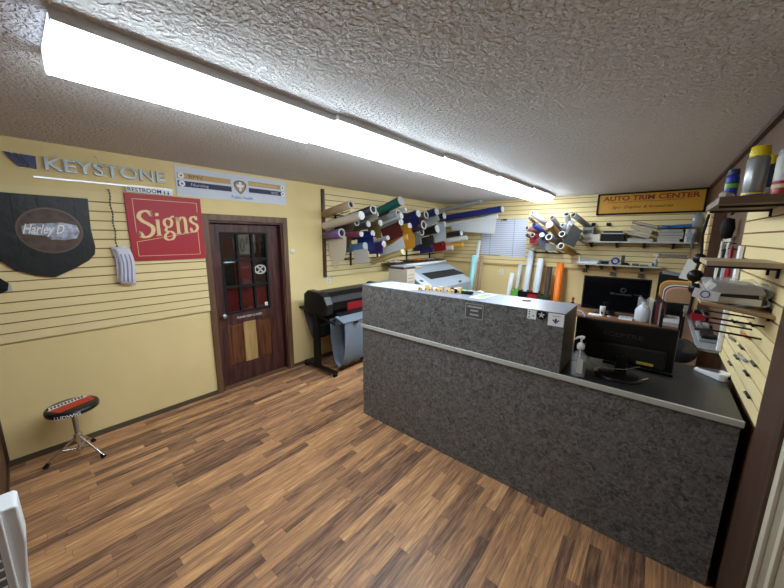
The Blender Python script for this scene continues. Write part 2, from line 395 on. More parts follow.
# ------------------------------------------------------------------ door
dr = bpy.data.objects.new('door_1', None); COL.objects.link(dr); dr.location = (0, 1.76, 0); dr['kind'] = 'structure'; ORG['door_1'] = Vector((0, 1.76, 0))
cs = MB(); cs.box((-.002, 1.275, 0), (.022, DY0, 1.98)); cs.box((-.002, DY1, 0), (.022, 2.25, 1.98)); cs.box((-.002, DY0, DZ), (.022, DY1, 1.98))
obj('casing', cs, 'casing', dr, bevel=.004)
jm = MB(); jm.box((-.119, DY0, 0), (-.001, DY0+.022, DZ)); jm.box((-.119, DY1-.022, 0), (-.001, DY1, DZ)); jm.box((-.119, DY0+.022, DZ-.022), (-.001, DY1-.022, DZ))
obj('jamb', jm, 'dwood', dr)
obj('threshold', MB().box((-.119, DY0+.022, .0005), (0, DY1-.022, .018)), 'casing', dr)
LX0, LX1 = -.11, -.07; a, b = DY0+.026, DY1-.026
gy0, gy1, gz0, gz1 = 1.475, 2.0, .875, 1.785
st = MB(); st.box((LX0, a, .02), (LX1, gy0, 1.888)); st.box((LX0, gy1, .02), (LX1, b, 1.888)); st.box((LX0, gy0, gz1), (LX1, gy1, 1.888))
st.box((LX0, gy0, .745), (LX1, gy1, gz0)); st.box((LX0, gy0, .02), (LX1, gy1, .25))
leaf = obj('leaf', st, 'dwood', dr, bevel=.003)
rz = MB(); 
for (u0, u1) in ((gy0+.0, 1.655), (1.805, gy1)): rz.box((LX0+.008, u0, .25), (LX1-.012, u1, .745)); rz.box((LX1-.012, u0+.03, .28), (LX1-.003, u1-.03, .715))
obj('raised_panel', rz, 'dwood2', leaf, bevel=.004)
obj('pale_plank', MB().box((LX0+.008, 1.655, .25), (LX1-.005, 1.805, .745)), 'lwood', leaf, label='pale plank in the middle of the lower panel')
obj('bottom_plank', MB().box((LX1, gy0+.02, .06), (LX1+.004, gy1-.01, .22)), 'dwood', leaf)
mu = MB(); 
for k in range(4):
    y = gy0+(gy1-gy0)*k/3; mu.box((LX0+.004, y-.011, gz0-.01), (LX1+.006, y+.011, gz1+.01))
for k in range(4):
    z = gz0+(gz1-gz0)*k/3; mu.box((LX0+.004, gy0, z-.011), (LX1+.005, gy1, z+.011))
obj('muntins', mu, 'matte', leaf)
for i in range(3):
    for j in range(3):
        y0 = gy0+(gy1-gy0)*i/3+.012; y1 = gy0+(gy1-gy0)*(i+1)/3-.012; z0 = gz0+(gz1-gz0)*j/3+.012; z1 = gz0+(gz1-gz0)*(j+1)/3-.012
        obj('pane', MB().box((-.093, y0, z0), (-.088, y1, z1)), 'glass', leaf)
obj('knob', MB().lathe([(.0, 0), (.012, .0), (.012, .03), (.026, .036), (.03, .05), (.022, .064), (.0, .068)], (LX1, 1.425, .865), 16, Matrix.Rotation(PI/2, 3, 'Y')), 'steel', dr)
text('door_lettering', 'PLEASE KEEP CLOSED', (LX1+.0045, 1.585, .80), (0,1,0), (0,0,1), .034, 'white', leaf, .001, width=.3)
obj('pane_sticker', MB().box((-.0878, 1.945, .895), (-.087, 1.985, .94)), 'white', leaf)
# oval badge with a cross on the right middle pane
bd = MB()
for k in range(24):
    a0, a1 = 2*PI*k/24, 2*PI*(k+1)/24
    def pp(a_, q): return (-.0875, 1.915+.074*q*math.cos(a_), 1.355+.055*q*math.sin(a_))
    bd.add([pp(a0,.78), pp(a1,.78), pp(a1,1.05), pp(a0,1.05)], [(0,1,2,3)])
for an in (PI/4, -PI/4):
    dx, dz = math.cos(an)*.05, math.sin(an)*.05; ox, oz = -math.sin(an)*.008, math.cos(an)*.008
    bd.add([(-.0873, 1.915-dx+ox, 1.355-dz+oz), (-.0873, 1.915-dx-ox, 1.355-dz-oz), (-.0873, 1.915+dx-ox, 1.355+dz-oz), (-.0873, 1.915+dx+ox, 1.355+dz+oz)], [(0,1,2,3)])
obj('round_badge', bd, 'silver', leaf)
# what shows behind the glass
rb = thing('red_display_board', 'red board leaning behind the lower panes of the door glass', 'board', (-.15, 1.8, 0))
obj('board', MB().box((-.16, 1.46, .5), (-.145, 2.04, 1.17)).box((-.16, 1.64, 1.17), (-.145, 1.83, 1.50)), mat('board_red', C(205, 40, 44), .5), rb)

# ------------------------------------------------------------------ ceiling light: five lens sections in a row
TUBE = mat('fluorescent_lens', (.80, .92, 1.0), .5, emit=LAMP)
sk = math.radians(-1.0)
for i in range(5):
    y0, y1 = .165+i*1.11, .165+(i+1)*1.11
    lab = ['nearest section of the long fluorescent fixture, its clear lens end cap showing', 'second section of the long ceiling fixture counted from its near end', 'middle section of the long ceiling fixture', 'fourth section of the long ceiling fixture, over the roll rack', 'farthest section of the ceiling fixture, ending near the back wall'][i]
    sx = .03*i
    t = thing('ceiling_light', lab, 'ceiling light', (1.95+sx, y0, H), 'fluorescent ceiling light sections')
    X0, X1 = 1.80+sx, 2.09+sx
    obj('housing', MB().box((X0-.035, y0, H-.034), (X1+.035, y1, H-.0005)), 'white', t)
    n = 10; prof = []
    pr = [(X0, H-.028), (X0+.008, H-.075), (X0+.045, H-.105), (X1-.045, H-.105), (X1-.008, H-.075), (X1, H-.028)]
    obj('lens', MB().prism(pr, 'y', y0+(.003 if i == 0 else .01), y1-.004), TUBE, t)
    if i == 0: obj('end_cap', MB().prism([(X0-.003, H-.005), (X0-.001, H-.078), (X0+.043, H-.108), (X1-.043, H-.108), (X1+.001, H-.078), (X1+.003, H-.005)], 'y', y0-.001, y0+.003), mat('end_cap_glow', (.75, .85, 1), .3, emit=.8), t, label='translucent end cap lit from inside')
    if i < 4:
        for s in (0, 1):
            xx = (X0-.003, X0+.012) if s == 0 else (X1-.012, X1+.003)
            obj('clip', MB().box((xx[0], y1-.02, H-.085), (xx[1], y1+.012, H-.02)), mat('clip_clear', (.6, .68, .75), .3), t)
    if i == 0:
        k = [(X0-.012+.012*math.cos(q), y0+.25, H-.035-.012+.013*math.sin(q)) for q in [PI/2+j*.5 for j in range(9)]]
        obj('hook', MB().tube([(X0-.012, y0+.25, H-.002)]+k, .002, 6), 'white', t)

# ------------------------------------------------------------------ left wall signs
EY, EZ = Vector((0,1,0)), Vector((0,0,1))
XF = .0215                                                             # face of the left slatwall
# keystone sign: blue mark + grey letters on a clear rail
ks = thing('wall_lettering_sign', 'raised grey KEYSTONE letters with blue slanted mark high on the left wall', 'sign', (0, .6, 2.2))
mk = MB()
mk.prism([(.045, 2.332), (.078, 2.330), (.130, 2.243), (.105, 2.243)], 'x', .001, .022)
mk.prism([(.086, 2.330), (.108, 2.329), (.156, 2.241), (.138, 2.242)], 'x', .001, .022)
mk.prism([(.116, 2.329), (.196, 2.325), (.192, 2.238), (.164, 2.240)], 'x', .001, .022)
obj('slanted_mark', mk, mat('mark_blue', C(22, 36, 92), .4), ks)
text('raised_letters', 'KEYSTONE', (.026, .235, 2.238), EY, EZ, .135, mat('letter_grey', C(150, 152, 152), .35, metal=.3), ks, .022, width=.765, bold=.018)
obj('clear_rail', MB().box((.001, .165, 2.172), (.02, 1.05, 2.186)), mat('acrylic_rail', (.85, .85, .88), .15), ks, label='bright acrylic rail under the letters')
# restroom sign
rs = thing('restroom_sign', 'small white RESTROOM sign with two figures above the red sign', 'sign', (XF, .87, 2.12))
obj('panel', MB().box((.0215, .70, 2.128), (.027, 1.045, 2.176)), 'paper', rs)
text('lettering', 'RESTROOM', (.028, .708, 2.137), EY, EZ, .046, 'matte', rs, .0008, width=.245, bold=.01)
for k, y in enumerate((.978, 1.008)):
    fg = MB().prism([(y-.008, 2.151), (y+.008, 2.151), (y+.003, 2.137), (y-.003, 2.137)] if k == 0 else [(y-.004, 2.152), (y+.004, 2.152), (y+.009, 2.138), (y-.009, 2.138)], 'x', .027, .0278)
    fg.prism([(y+.005*math.cos(q), 2.159+.005*math.sin(q)) for q in [j*PI/4 for j in range(8)]], 'x', .027, .0278)
    fg.prism([(y-.003, 2.138), (y+.003, 2.138), (y+.002, 2.131), (y-.002, 2.131)], 'x', .027, .0278)
    obj('figure', fg, 'matte', rs)
# black plank plaque with the oval picture
pq = thing('wood_plaque', 'black painted plank plaque with oval picture, pointed at the bottom', 'plaque', (XF, .2, 1.4))
out = [(-.06, 2.05), (.442, 2.045), (.432, 1.80), (.442, 1.66), (.432, 1.60), (.39, 1.55), (.30, 1.49), (.185, 1.432), (.08, 1.455), (-.01, 1.50), (-.07, 1.57), (-.085, 1.65), (-.06, 1.8)]
obj('board', MB().prism(out, 'x', XF, XF+.022), mat('charred_black', (.008, .008, .009), .45, bump=.5, bscale=14), pq, bevel=.003)
gr = MB()
for y in (.03, .16, .27, .355): gr.box((XF+.0218, y, 1.60), (XF+.0232, y+.004, 2.035))
obj('plank_gap', gr, 'hole', pq)
def oval(mb, cy, cz, a, b_, x0, x1, n=36, tl=0):
    mb.prism([(cy+a*math.cos(2*PI*i/n), cz+b_*math.sin(2*PI*i/n)+tl*math.cos(2*PI*i/n)) for i in range(n)], 'x', x0, x1)
ob = MB(); oval(ob, .205, 1.787, .178, .172, XF+.022, XF+.026); obj('oval_rim', ob, mat('oval_brown', C(96, 78, 66), .4), pq)
pm = mat('oval_picture', C(158, 160, 176), .5, var=.8, vscale=22)
ob = MB(); oval(ob, .205, 1.787, .165, .158, XF+.026, XF+.028); obj('oval_picture', ob, mat('picture_brown', C(80, 60, 50), .5, var=.6, vscale=12), pq)
bk = MB().prism([(.06, 1.815), (.10, 1.835), (.27, 1.85), (.35, 1.83), (.362, 1.78), (.34, 1.73), (.27, 1.715), (.2, 1.72), (.17, 1.75), (.06, 1.76)], 'x', XF+.028, XF+.029)
obj('picture_machine', bk, pm, pq)
text('script_lettering', 'Harley D', (XF+.030, .06, 1.765), EY, EZ, .10, mat('script_white', C(236, 236, 232), .5), pq, .001, width=.22, shear=.5, bold=.008)
# red Signs sign
sg = thing('red_sign', 'square red sign reading Signs in gold serif letters', 'sign', (XF, .97, 1.53))
obj('board', MB().box((XF, .675, 1.53), (XF+.02, 1.272, 2.118)), 'red', sg, bevel=.002)
bo = MB(); x = (XF+.02, XF+.0215)
for (y0, z0, y1, z1) in ((.725, 2.07, 1.235, 2.074), (1.231, 1.985, 1.235, 2.074), (.725, 1.78, .729, 2.074), (.72, 1.57, 1.225, 1.574), (1.221, 1.57, 1.225, 1.80), (.72, 1.57, .724, 1.70)):
    bo.box((x[0], y0, z0), (x[1], y1, z1))
bo.prism([(.72, 1.696), (.72, 1.70), (1.225, 1.80), (1.225, 1.796)], 'x', *x)
obj('gold_outline', bo, 'gold', sg)
def serif_word(mb, o, sc, n, dep):
    S = lambda pts, th=.05, tk=.13: stroke(mb, pts, th, tk, Vector(o), EY, (EZ+EY*.0), n, dep, sc)
    # S
    S([(.50,.80),(.42,.93),(.28,.98),(.12,.92),(.06,.78),(.16,.62),(.36,.48),(.50,.34),(.48,.14),(.32,.01),(.14,.02),(.04,.18)], .07, .15); S([(.50,.98),(.50,.76)], .03, .05); S([(.03,.24),(.03,0)], .03, .05)
    # i
    S([(.70,.0),(.70,.62)]); S([(.60,.01),(.80,.01)], .04); S([(.62,.61),(.72,.61)], .05); S([(.70,.76),(.70,.88)], .1, .13)
    # g
    S([(1.08,.64),(.96,.58),(.94,.44),(1.02,.32),(1.14,.30),(1.22,.42),(1.21,.56),(1.10,.64)], .045, .11); S([(1.18,.62),(1.26,.70),(1.34,.68)], .05, .07)
    S([(1.04,.31),(.97,.20),(1.04,.13),(1.18,.10),(1.28,-.02),(1.22,-.17),(1.05,-.21),(.92,-.12),(.95,.02),(1.06,.10)], .045, .11)
    # n
    S([(1.46,.0),(1.46,.64)]); S([(1.36,.01),(1.56,.01)], .04); S([(1.38,.63),(1.48,.63)], .05); S([(1.48,.48),(1.58,.62),(1.70,.62),(1.76,.48),(1.76,.0)]); S([(1.66,.01),(1.86,.01)], .04)
    # s
    S([(2.24,.50),(2.16,.62),(2.02,.60),(1.98,.48),(2.08,.37),(2.22,.28),(2.24,.12),(2.12,.01),(2.00,.05),(1.97,.16)], .06, .12); S([(2.25,.64),(2.25,.47)], .03, .04); S([(1.965,.20),(1.965,0)], .03, .04)
wm = MB(); serif_word(wm, (XF+.0225, .745, 1.735), .212, Vector((1,0,0)), .002)
for v in wm.v: v.z = 1.735+(v.z-1.735)*1.1+(v.y-.745)*.13                                   # the word climbs to the right
obj('lettering', wm, 'gold', sg)
# public health directory sign
ph = thing('directory_sign', 'white directory sign reading Public Health mounted over the dark door', 'sign', (0, 1.68, 2.13))
obj('panel', MB().box((.001, 1.085, 2.135), (.008, 2.262, 2.412)), mat('directory_white', C(206, 210, 222), .5), ph)
x = (.008, .0092)
obj('tan_strip', MB().box((x[0], 1.10, 2.300), (x[1], 1.60, 2.352)).box((x[0], 1.795, 2.312), (x[1], 2.21, 2.360)), 'tan', ph)
obj('navy_strip', MB().box((x[0], 1.10, 2.225), (x[1], 1.605, 2.278)).box((x[0], 1.795, 2.238), (x[1], 2.21, 2.288)), 'dknavy', ph)
TM = mat('sign_brown_text', C(110, 78, 44), .6)
text('lettering', 'BMV', (.0096, 1.20, 2.308), EY, EZ, .05, TM, ph, .0006, width=.13)
text('lettering', 'Nursing', (.0096, 1.215, 2.238), EY, EZ, .04, mat('pale_text', C(190, 190, 214), .6), ph, .0006, width=.16)
text('lettering', 'Conference Room', (.0096, 1.81, 2.324), EY, EZ, .04, mat('pale_tan_text', C(226, 206, 166), .6), ph, .0006, width=.33)
text('lettering', 'WIC', (.0096, 2.06, 2.246), EY, EZ, .045, mat('pale_text', C(190, 190, 214), .6), ph, .0006, width=.1)
text('lettering', 'Public Health', (.0086, 1.60, 2.158), EY, EZ, .045, mat('navy_text', C(40, 44, 84), .6), ph, .0006, width=.235)
for (cy, cz, d) in ((1.135, 2.326, -1), (1.137, 2.252, 0), (2.215, 2.334, 1), (2.218, 2.262, 0)):
    q = MB(); oval(q, cy, cz, .028, .028, .0092, .0102, 18); o = obj('arrow_disc', q, 'paper', ph)
    a_ = MB()
    if d: a_.prism([(cy+d*.014, cz), (cy-d*.008, cz+.012), (cy-d*.008, cz-.012)], 'x', .0102, .0108)
    else: a_.prism([(cy, cz+.014), (cy+.012, cz-.008), (cy-.012, cz-.008)], 'x', .0102, .0108)
    obj('arrow', a_, 'navy', o)
def shield(s, cy=1.70, cz=2.285): return [(cy+s*p[0], cz+s*p[1]) for p in ((-.9,.45),(-.5,.78),(0,.88),(.5,.78),(.9,.45),(.8,-.1),(.45,-.6),(0,-1),(-.45,-.6),(-.8,-.1))]
obj('crest', MB().prism(shield(.078), 'x', .008, .0092), mat('crest_brown', C(88, 72, 62), .6), ph)
obj('crest_field', MB().prism(shield(.066), 'x', .0092, .0098), mat('crest_field', C(176, 150, 118), .6), ph)
cr = MB(); cy, cz = 1.70, 2.287
cr.prism([(cy-.012, cz-.045), (cy+.012, cz-.045), (cy+.013, cz+.05), (cy-.013, cz+.05)], 'x', .0098, .0104)
cr.prism([(cy-.042, cz+.022), (cy-.03, cz-.008), (cy, cz-.002), (cy+.03, cz-.008), (cy+.042, cz+.022), (cy+.012, cz+.02), (cy-.012, cz+.02)], 'x', .0098, .0106)
obj('crest_figure', cr, 'paper', ph)
# beaded chain from a peg hook with paper tags
hk = thing('peg_hook', 'thin metal peg hook with a beaded chain left of the red sign', 'hook', (XF, .56, 2.1))
obj('hook', MB().tube([(XF, .565, 2.128), (XF+.02, .565, 2.13), (XF+.05, .575, 2.125)], .004), 'steel', hk)
ch = MB(); z = 2.122; i = 0
while z > 1.655:
    ch.lathe([(.0, -.013), (.006, -.006), (.007, 0), (.006, .006), (.0, .013)], (XF+.045, .575+.004*math.sin(i), z), 6); z -= .024; i += 1
obj('bead_chain', ch, mat('chain_dark', (.12, .11, .1), .5), hk)
for k in range(2):
    t = thing('paper_tag', ['white curling paper tag with blue lettering hanging from the beaded chain', 'second paper tag just behind the curling one on the beaded chain'][k], 'tag', (XF+.04, .58, 1.65), 'paper tags on the chain')
    f = lambda u, v, k=k: (XF+.03+.02*k+.012*math.sin(v*3), .53+.02*k+.105*u+.05*v+.008*math.sin(v*5)-.03*v*v, 1.662-.33*v-.01*k+.02*(1-u)*v)
    obj('tag_sheet', MB().sheet(f, 4, 10, .0012), mat('tag_paper', C(206, 202, 212), .6), t)
    if k == 1:
        g = MB()
        for q in (.2, .45, .72):
            g.sheet(lambda u, v, q=q: tuple(Vector(f(q+.1*u, .18+v*.75))+Vector((.0025, 0, 0))), 1, 8, .0005)
        obj('tag_print', g, mat('tag_blue', C(140, 146, 184), .6), t)
# black round knob at the left edge, screw hook and wall plates
kb = thing('black_wall_ornament', 'black faceted ornament on the left slatwall at the picture edge', 'ornament', (XF, -.12, 1.39))
obj('body', MB().lathe([(.02, 0), (.055, .01), (.06, .035), (.03, .06)], (XF, -.112, 1.395), 7, Matrix.Rotation(PI/2, 3, 'Y')), 'matte', kb)
obj('mount_plate', MB().box((XF, -.075, 1.35), (XF+.006, -.045, 1.40)), 'lgrey', kb)
sh = thing('ceiling_screw_hook', 'tiny white hook above the raised letters', 'hook', (0, .53, 2.385))
obj('hook', MB().tube([(0, .53, 2.39), (.02, .53, 2.39), (.028, .535, 2.38), (.02, .54, 2.372)], .004), 'white', sh)
sw = thing('light_switch', 'small white switch right of the door casing', 'switch', (0, 2.31, 1.56))
obj('plate', MB().lathe([(.0, 0), (.034, 0), (.03, .008), (.0, .009)], (0, 2.315, 1.56), 16, Matrix.Rotation(PI/2, 3, 'Y')), 'white', sw)
obj('toggle', MB().box((.008, 2.305, 1.555), (.018, 2.325, 1.565)), 'offw', sw)
for (p, lab) in (((0, 2.885, 1.135), 'white socket plate below the slatwall and the brown trim strip'),):
    t = thing('wall_socket', lab, 'socket', p)
    obj('plate', MB().box((.0005, 2.855, 1.095), (.006, 2.915, 1.18)), 'white', t, bevel=.002)
    obj('outlets', MB().box((.006, 2.873, 1.110), (.008, 2.897, 1.130)).box((.006, 2.873, 1.145), (.008, 2.897, 1.165)), 'lgrey', t)
t = thing('wall_socket', 'white socket plate on the back wall below the pinned charts', 'socket', (.98, D, 1.13))
obj('plate', MB().box((1.28, D-.006, 1.05), (1.35, D-.0005, 1.15)), 'white', t, bevel=.002)
obj('outlets', MB().box((1.302, D-.008, 1.065), (1.328, D-.006, 1.09)).box((1.302, D-.008, 1.11), (1.328, D-.006, 1.135)), 'lgrey', t)

# ------------------------------------------------------------------ drum stool
ds = thing('drum_stool', 'round drum stool with red striped seat and chrome tripod on the floor', 'stool', (.25, .13, 0))
c = Vector((.25, .135, 0)); RS = .155
obj('seat', MB().lathe([(0, .405), (RS-.015, .405), (RS, .412), (RS+.002, .432), (RS-.003, .446), (RS-.02, .452), (0, .454)], c, 40), mat('seat_black_vinyl', (.006, .006, .007), .3), ds)
st = MB(); n = 24
def chord(z, a0, a1, ang, col, nm):
    # strip of the round top between two parallel chords
    R_ = RS-.022; pl = []
    k = 12
    for i in range(k+1): 
        t_ = a0+(a1-a0)*0; 
    up, lo = [], []
    for i in range(k+1):
        s_ = -1+2*i/k; 
        hw0 = math.sqrt(max(R_*R_-a0*a0, 0)); hw1 = math.sqrt(max(R_*R_-a1*a1, 0))
        lo.append((s_*hw0, a0)); up.append((s_*hw1, a1))
    poly = lo+up[::-1]; ca, sa = math.cos(ang), math.sin(ang)
    poly = [(c.x+p[0]*ca-p[1]*sa, c.y+p[0]*sa+p[1]*ca) for p in poly]
    return MB().prism(poly, 'z', z, z+.0015)
AN = math.radians(112)
obj('red_stripe', chord(.4538, -.03, .075, AN+PI, None, None), mat('seat_red', C(188, 42, 34), .4), ds)
obj('white_stripe', chord(.4540, -.09, -.03, AN+PI, None, None), mat('seat_white', C(226, 226, 222), .4), ds)
ck = MB()
for i in range(11):
    q = chord(.4712, -.075, -.052, AN+PI, None, None); break
ca, sa = math.cos(AN+PI), math.sin(AN+PI)
for i in range(11):
    u = -.105+i*.021
    for (v0, v1) in ((-.08, -.06), (-.06, -.04)):
        off = .010 if v0 == -.06 else 0
        pl = [(u+off, v0), (u+off+.010, v0), (u+off+.010, v1), (u+off, v1)]
        ck.prism([(c.x+p[0]*ca-p[1]*sa, c.y+p[0]*sa+p[1]*ca) for p in pl], 'z', .4554, .4562)
obj('checker_print', ck, 'matte', ds)
# lettering bent round the seat rim
tx = text('rim_lettering', 'LUDWIG', (0, 0, 0), (1,0,0), (0,0,1), .034, 'white', ds, .001, width=.14, bold=.02)
for v in tx.data.vertices:
    p = v.co+Vector((.25, .13, 0)); a_ = math.radians(-8)+(p.x-.085)/RS; rr = RS+.0065-p.y*1.0
    v.co = Vector((rr*math.cos(a_), rr*math.sin(a_), .413+p.z*1.0))
obj('post', MB().cyl(c+Vector((0,0,.16)), c+Vector((0,0,.40)), .016).cyl(c+Vector((0,0,.385)), c+Vector((0,0,.405)), .04, .06), 'steel', ds)
obj('collar', MB().cyl(c+Vector((0,0,.14)), c+Vector((0,0,.2)), .026).cyl(c+Vector((0,0,.06)), c+Vector((0,0,.09)), .022).cyl(c+Vector((0,0,.05)), c+Vector((0,0,.16)), .012), 'chrome', ds)
for a_ in (math.radians(266), math.radians(152), math.radians(35)):
    d = Vector((math.cos(a_), math.sin(a_), 0)); L_ = .2
    foot = c+d*L_+Vector((0,0,.018))
    lg = obj('leg', MB().cyl(c+d*.02+Vector((0,0,.17)), foot, .008, n=10).cyl(c+d*.02+Vector((0,0,.075)), c+d*L_*.5+Vector((0,0,.095)), .005, n=8), 'chrome', ds)
    obj('rubber_foot', MB().cyl(foot-Vector((0,0,.018)), foot+d*(-.02)+Vector((0,0,.014)), .018, .012), 'matte', lg)
# ------------------------------------------------------------------ white air unit by the front wall
ac = thing('air_unit', 'white slatted room air unit standing against the front wall at the picture edge', 'air unit', (1.84, -.18, 0))
obj('body', MB().prism([(YF+.001, .0), (-.150, .0), (-.136, .40), (-.116, .60), (-.118, .755), (-.126, .765), (YF+.001, .765)], 'x', 1.78, 1.90), 'white', ac, bevel=.006)
obj('front_panel', MB().box((1.90, YF+.003, .03), (1.912, -.158, .755)), 'white', ac, bevel=.004)
gl = MB()
for i in range(14): gl.box((1.913, YF+.01, .12+i*.038), (1.9175, -.18, .128+i*.038))
o = obj('grille', MB().box((1.9115, YF+.008, .10), (1.9145, -.178, .67)), 'grey', ac)
obj('grille_bar', gl, 'white', ac)

# ------------------------------------------------------------------ vinyl cutter on its stand
vc = thing('vinyl_cutter', 'black wide vinyl cutter on a wheeled stand with grey catch basket', 'plotter', (.38, 3.05, 0))
y0, y1 = 2.37, 3.55
obj('body', MB().prism([(.16,.80),(.52,.78),(.56,.84),(.56,.93),(.50,1.0),(.42,1.045),(.24,1.055),(.17,1.0)], 'y', y0+.08, y1-.08), 'black', vc, bevel=.008)
for yy in ((y0-.01, y0+.10), (y1-.09, y1)):
    obj('end_cover', MB().prism([(.13,.80),(.50,.77),(.60,.80),(.61,.93),(.56,1.02),(.44,1.07),(.22,1.075),(.14,1.02)], 'y', *yy), mat('cutter_dark', (.008, .009, .011), .4), vc, bevel=.015)
obj('cover_strip', MB().box((.50, y0+.17, .985), (.53, y1-.17, 1.0)).prism([(.555,.935),(.585,.935),(.585,.95),(.52,.995),(.505,.985)], 'y', y0+.10, y1-.10), 'dgrey', vc)
obj('rail', MB().cyl((.545, y0+.16, .965), (.545, y1-.16, .965), .008), 'chrome', vc)
obj('red_label', MB().box((.5605, 2.74, .80), (.566, 3.25, .90)), mat('label_red', C(140, 10, 18), .5), vc)
obj('feed_plate', MB().prism([(.56,.775),(.63,.75),(.63,.76),(.56,.795)], 'y', y0+.17, y1-.17), 'black', vc)
for yy in (y0+.02, y1-.08):
    lg = obj('leg', MB().box((.27, yy, .05), (.37, yy+.05, .79)), 'metal', vc, bevel=.004)
    obj('foot', MB().box((.05, yy, .04), (.70, yy+.05, .075)), 'metal', vc, bevel=.004)
    for xx in (.07, .67):
        obj('caster', MB().cyl((xx, yy+.005, .025), (xx, yy+.045, .025), .024).box((xx-.012, yy+.012, .025), (xx+.012, yy+.038, .05)), 'matte', vc)
    obj('side_arm', MB().cyl((.02, yy, .82), (.74, yy, .70), .012, n=8).cyl((.37, yy+.02, .74), (.02, yy+.02, .82), .012, n=8), 'metal', vc)
obj('crossbar', MB().box((.34, y0+.05, .50), (.40, y1-.06, .62)), 'metal', vc)
obj('catch_bar', MB().cyl((.74, y0, .70), (.74, y1, .70), .010), 'metal', vc)
obj('rear_bar', MB().cyl((.02, y0, .82), (.02, y1, .82), .010), 'metal', vc)
obj('front_flap', MB().prism([(.60,.755),(.76,.695),(.76,.71),(.61,.765)], 'y', y0+.12, y1-.05), 'gfab', vc)
def bag(u, v):
    a_ = v*PI; x_ = .74-.25*(1-math.cos(a_))/2*1.1; z_ = .70-.62*math.sin(a_)**.75+(.02*math.sin(u*30)*math.sin(a_))
    x_ += .012*math.sin(u*22+v*4)
    return (x_, y0+.16+(y1-y0-.30)*u, max(z_, .07))
obj('catch_basket', MB().sheet(bag, 60, 26, .003), 'gfab', vc)
obj('rear_sling', MB().sheet(lambda u, v: (.02+.22*v, y0+.05+(y1-y0-.1)*u, .82-.42*v-.06*math.sin(v*PI)), 10, 8, .003), mat('sling_dark', C(66, 66, 68), .85), vc)
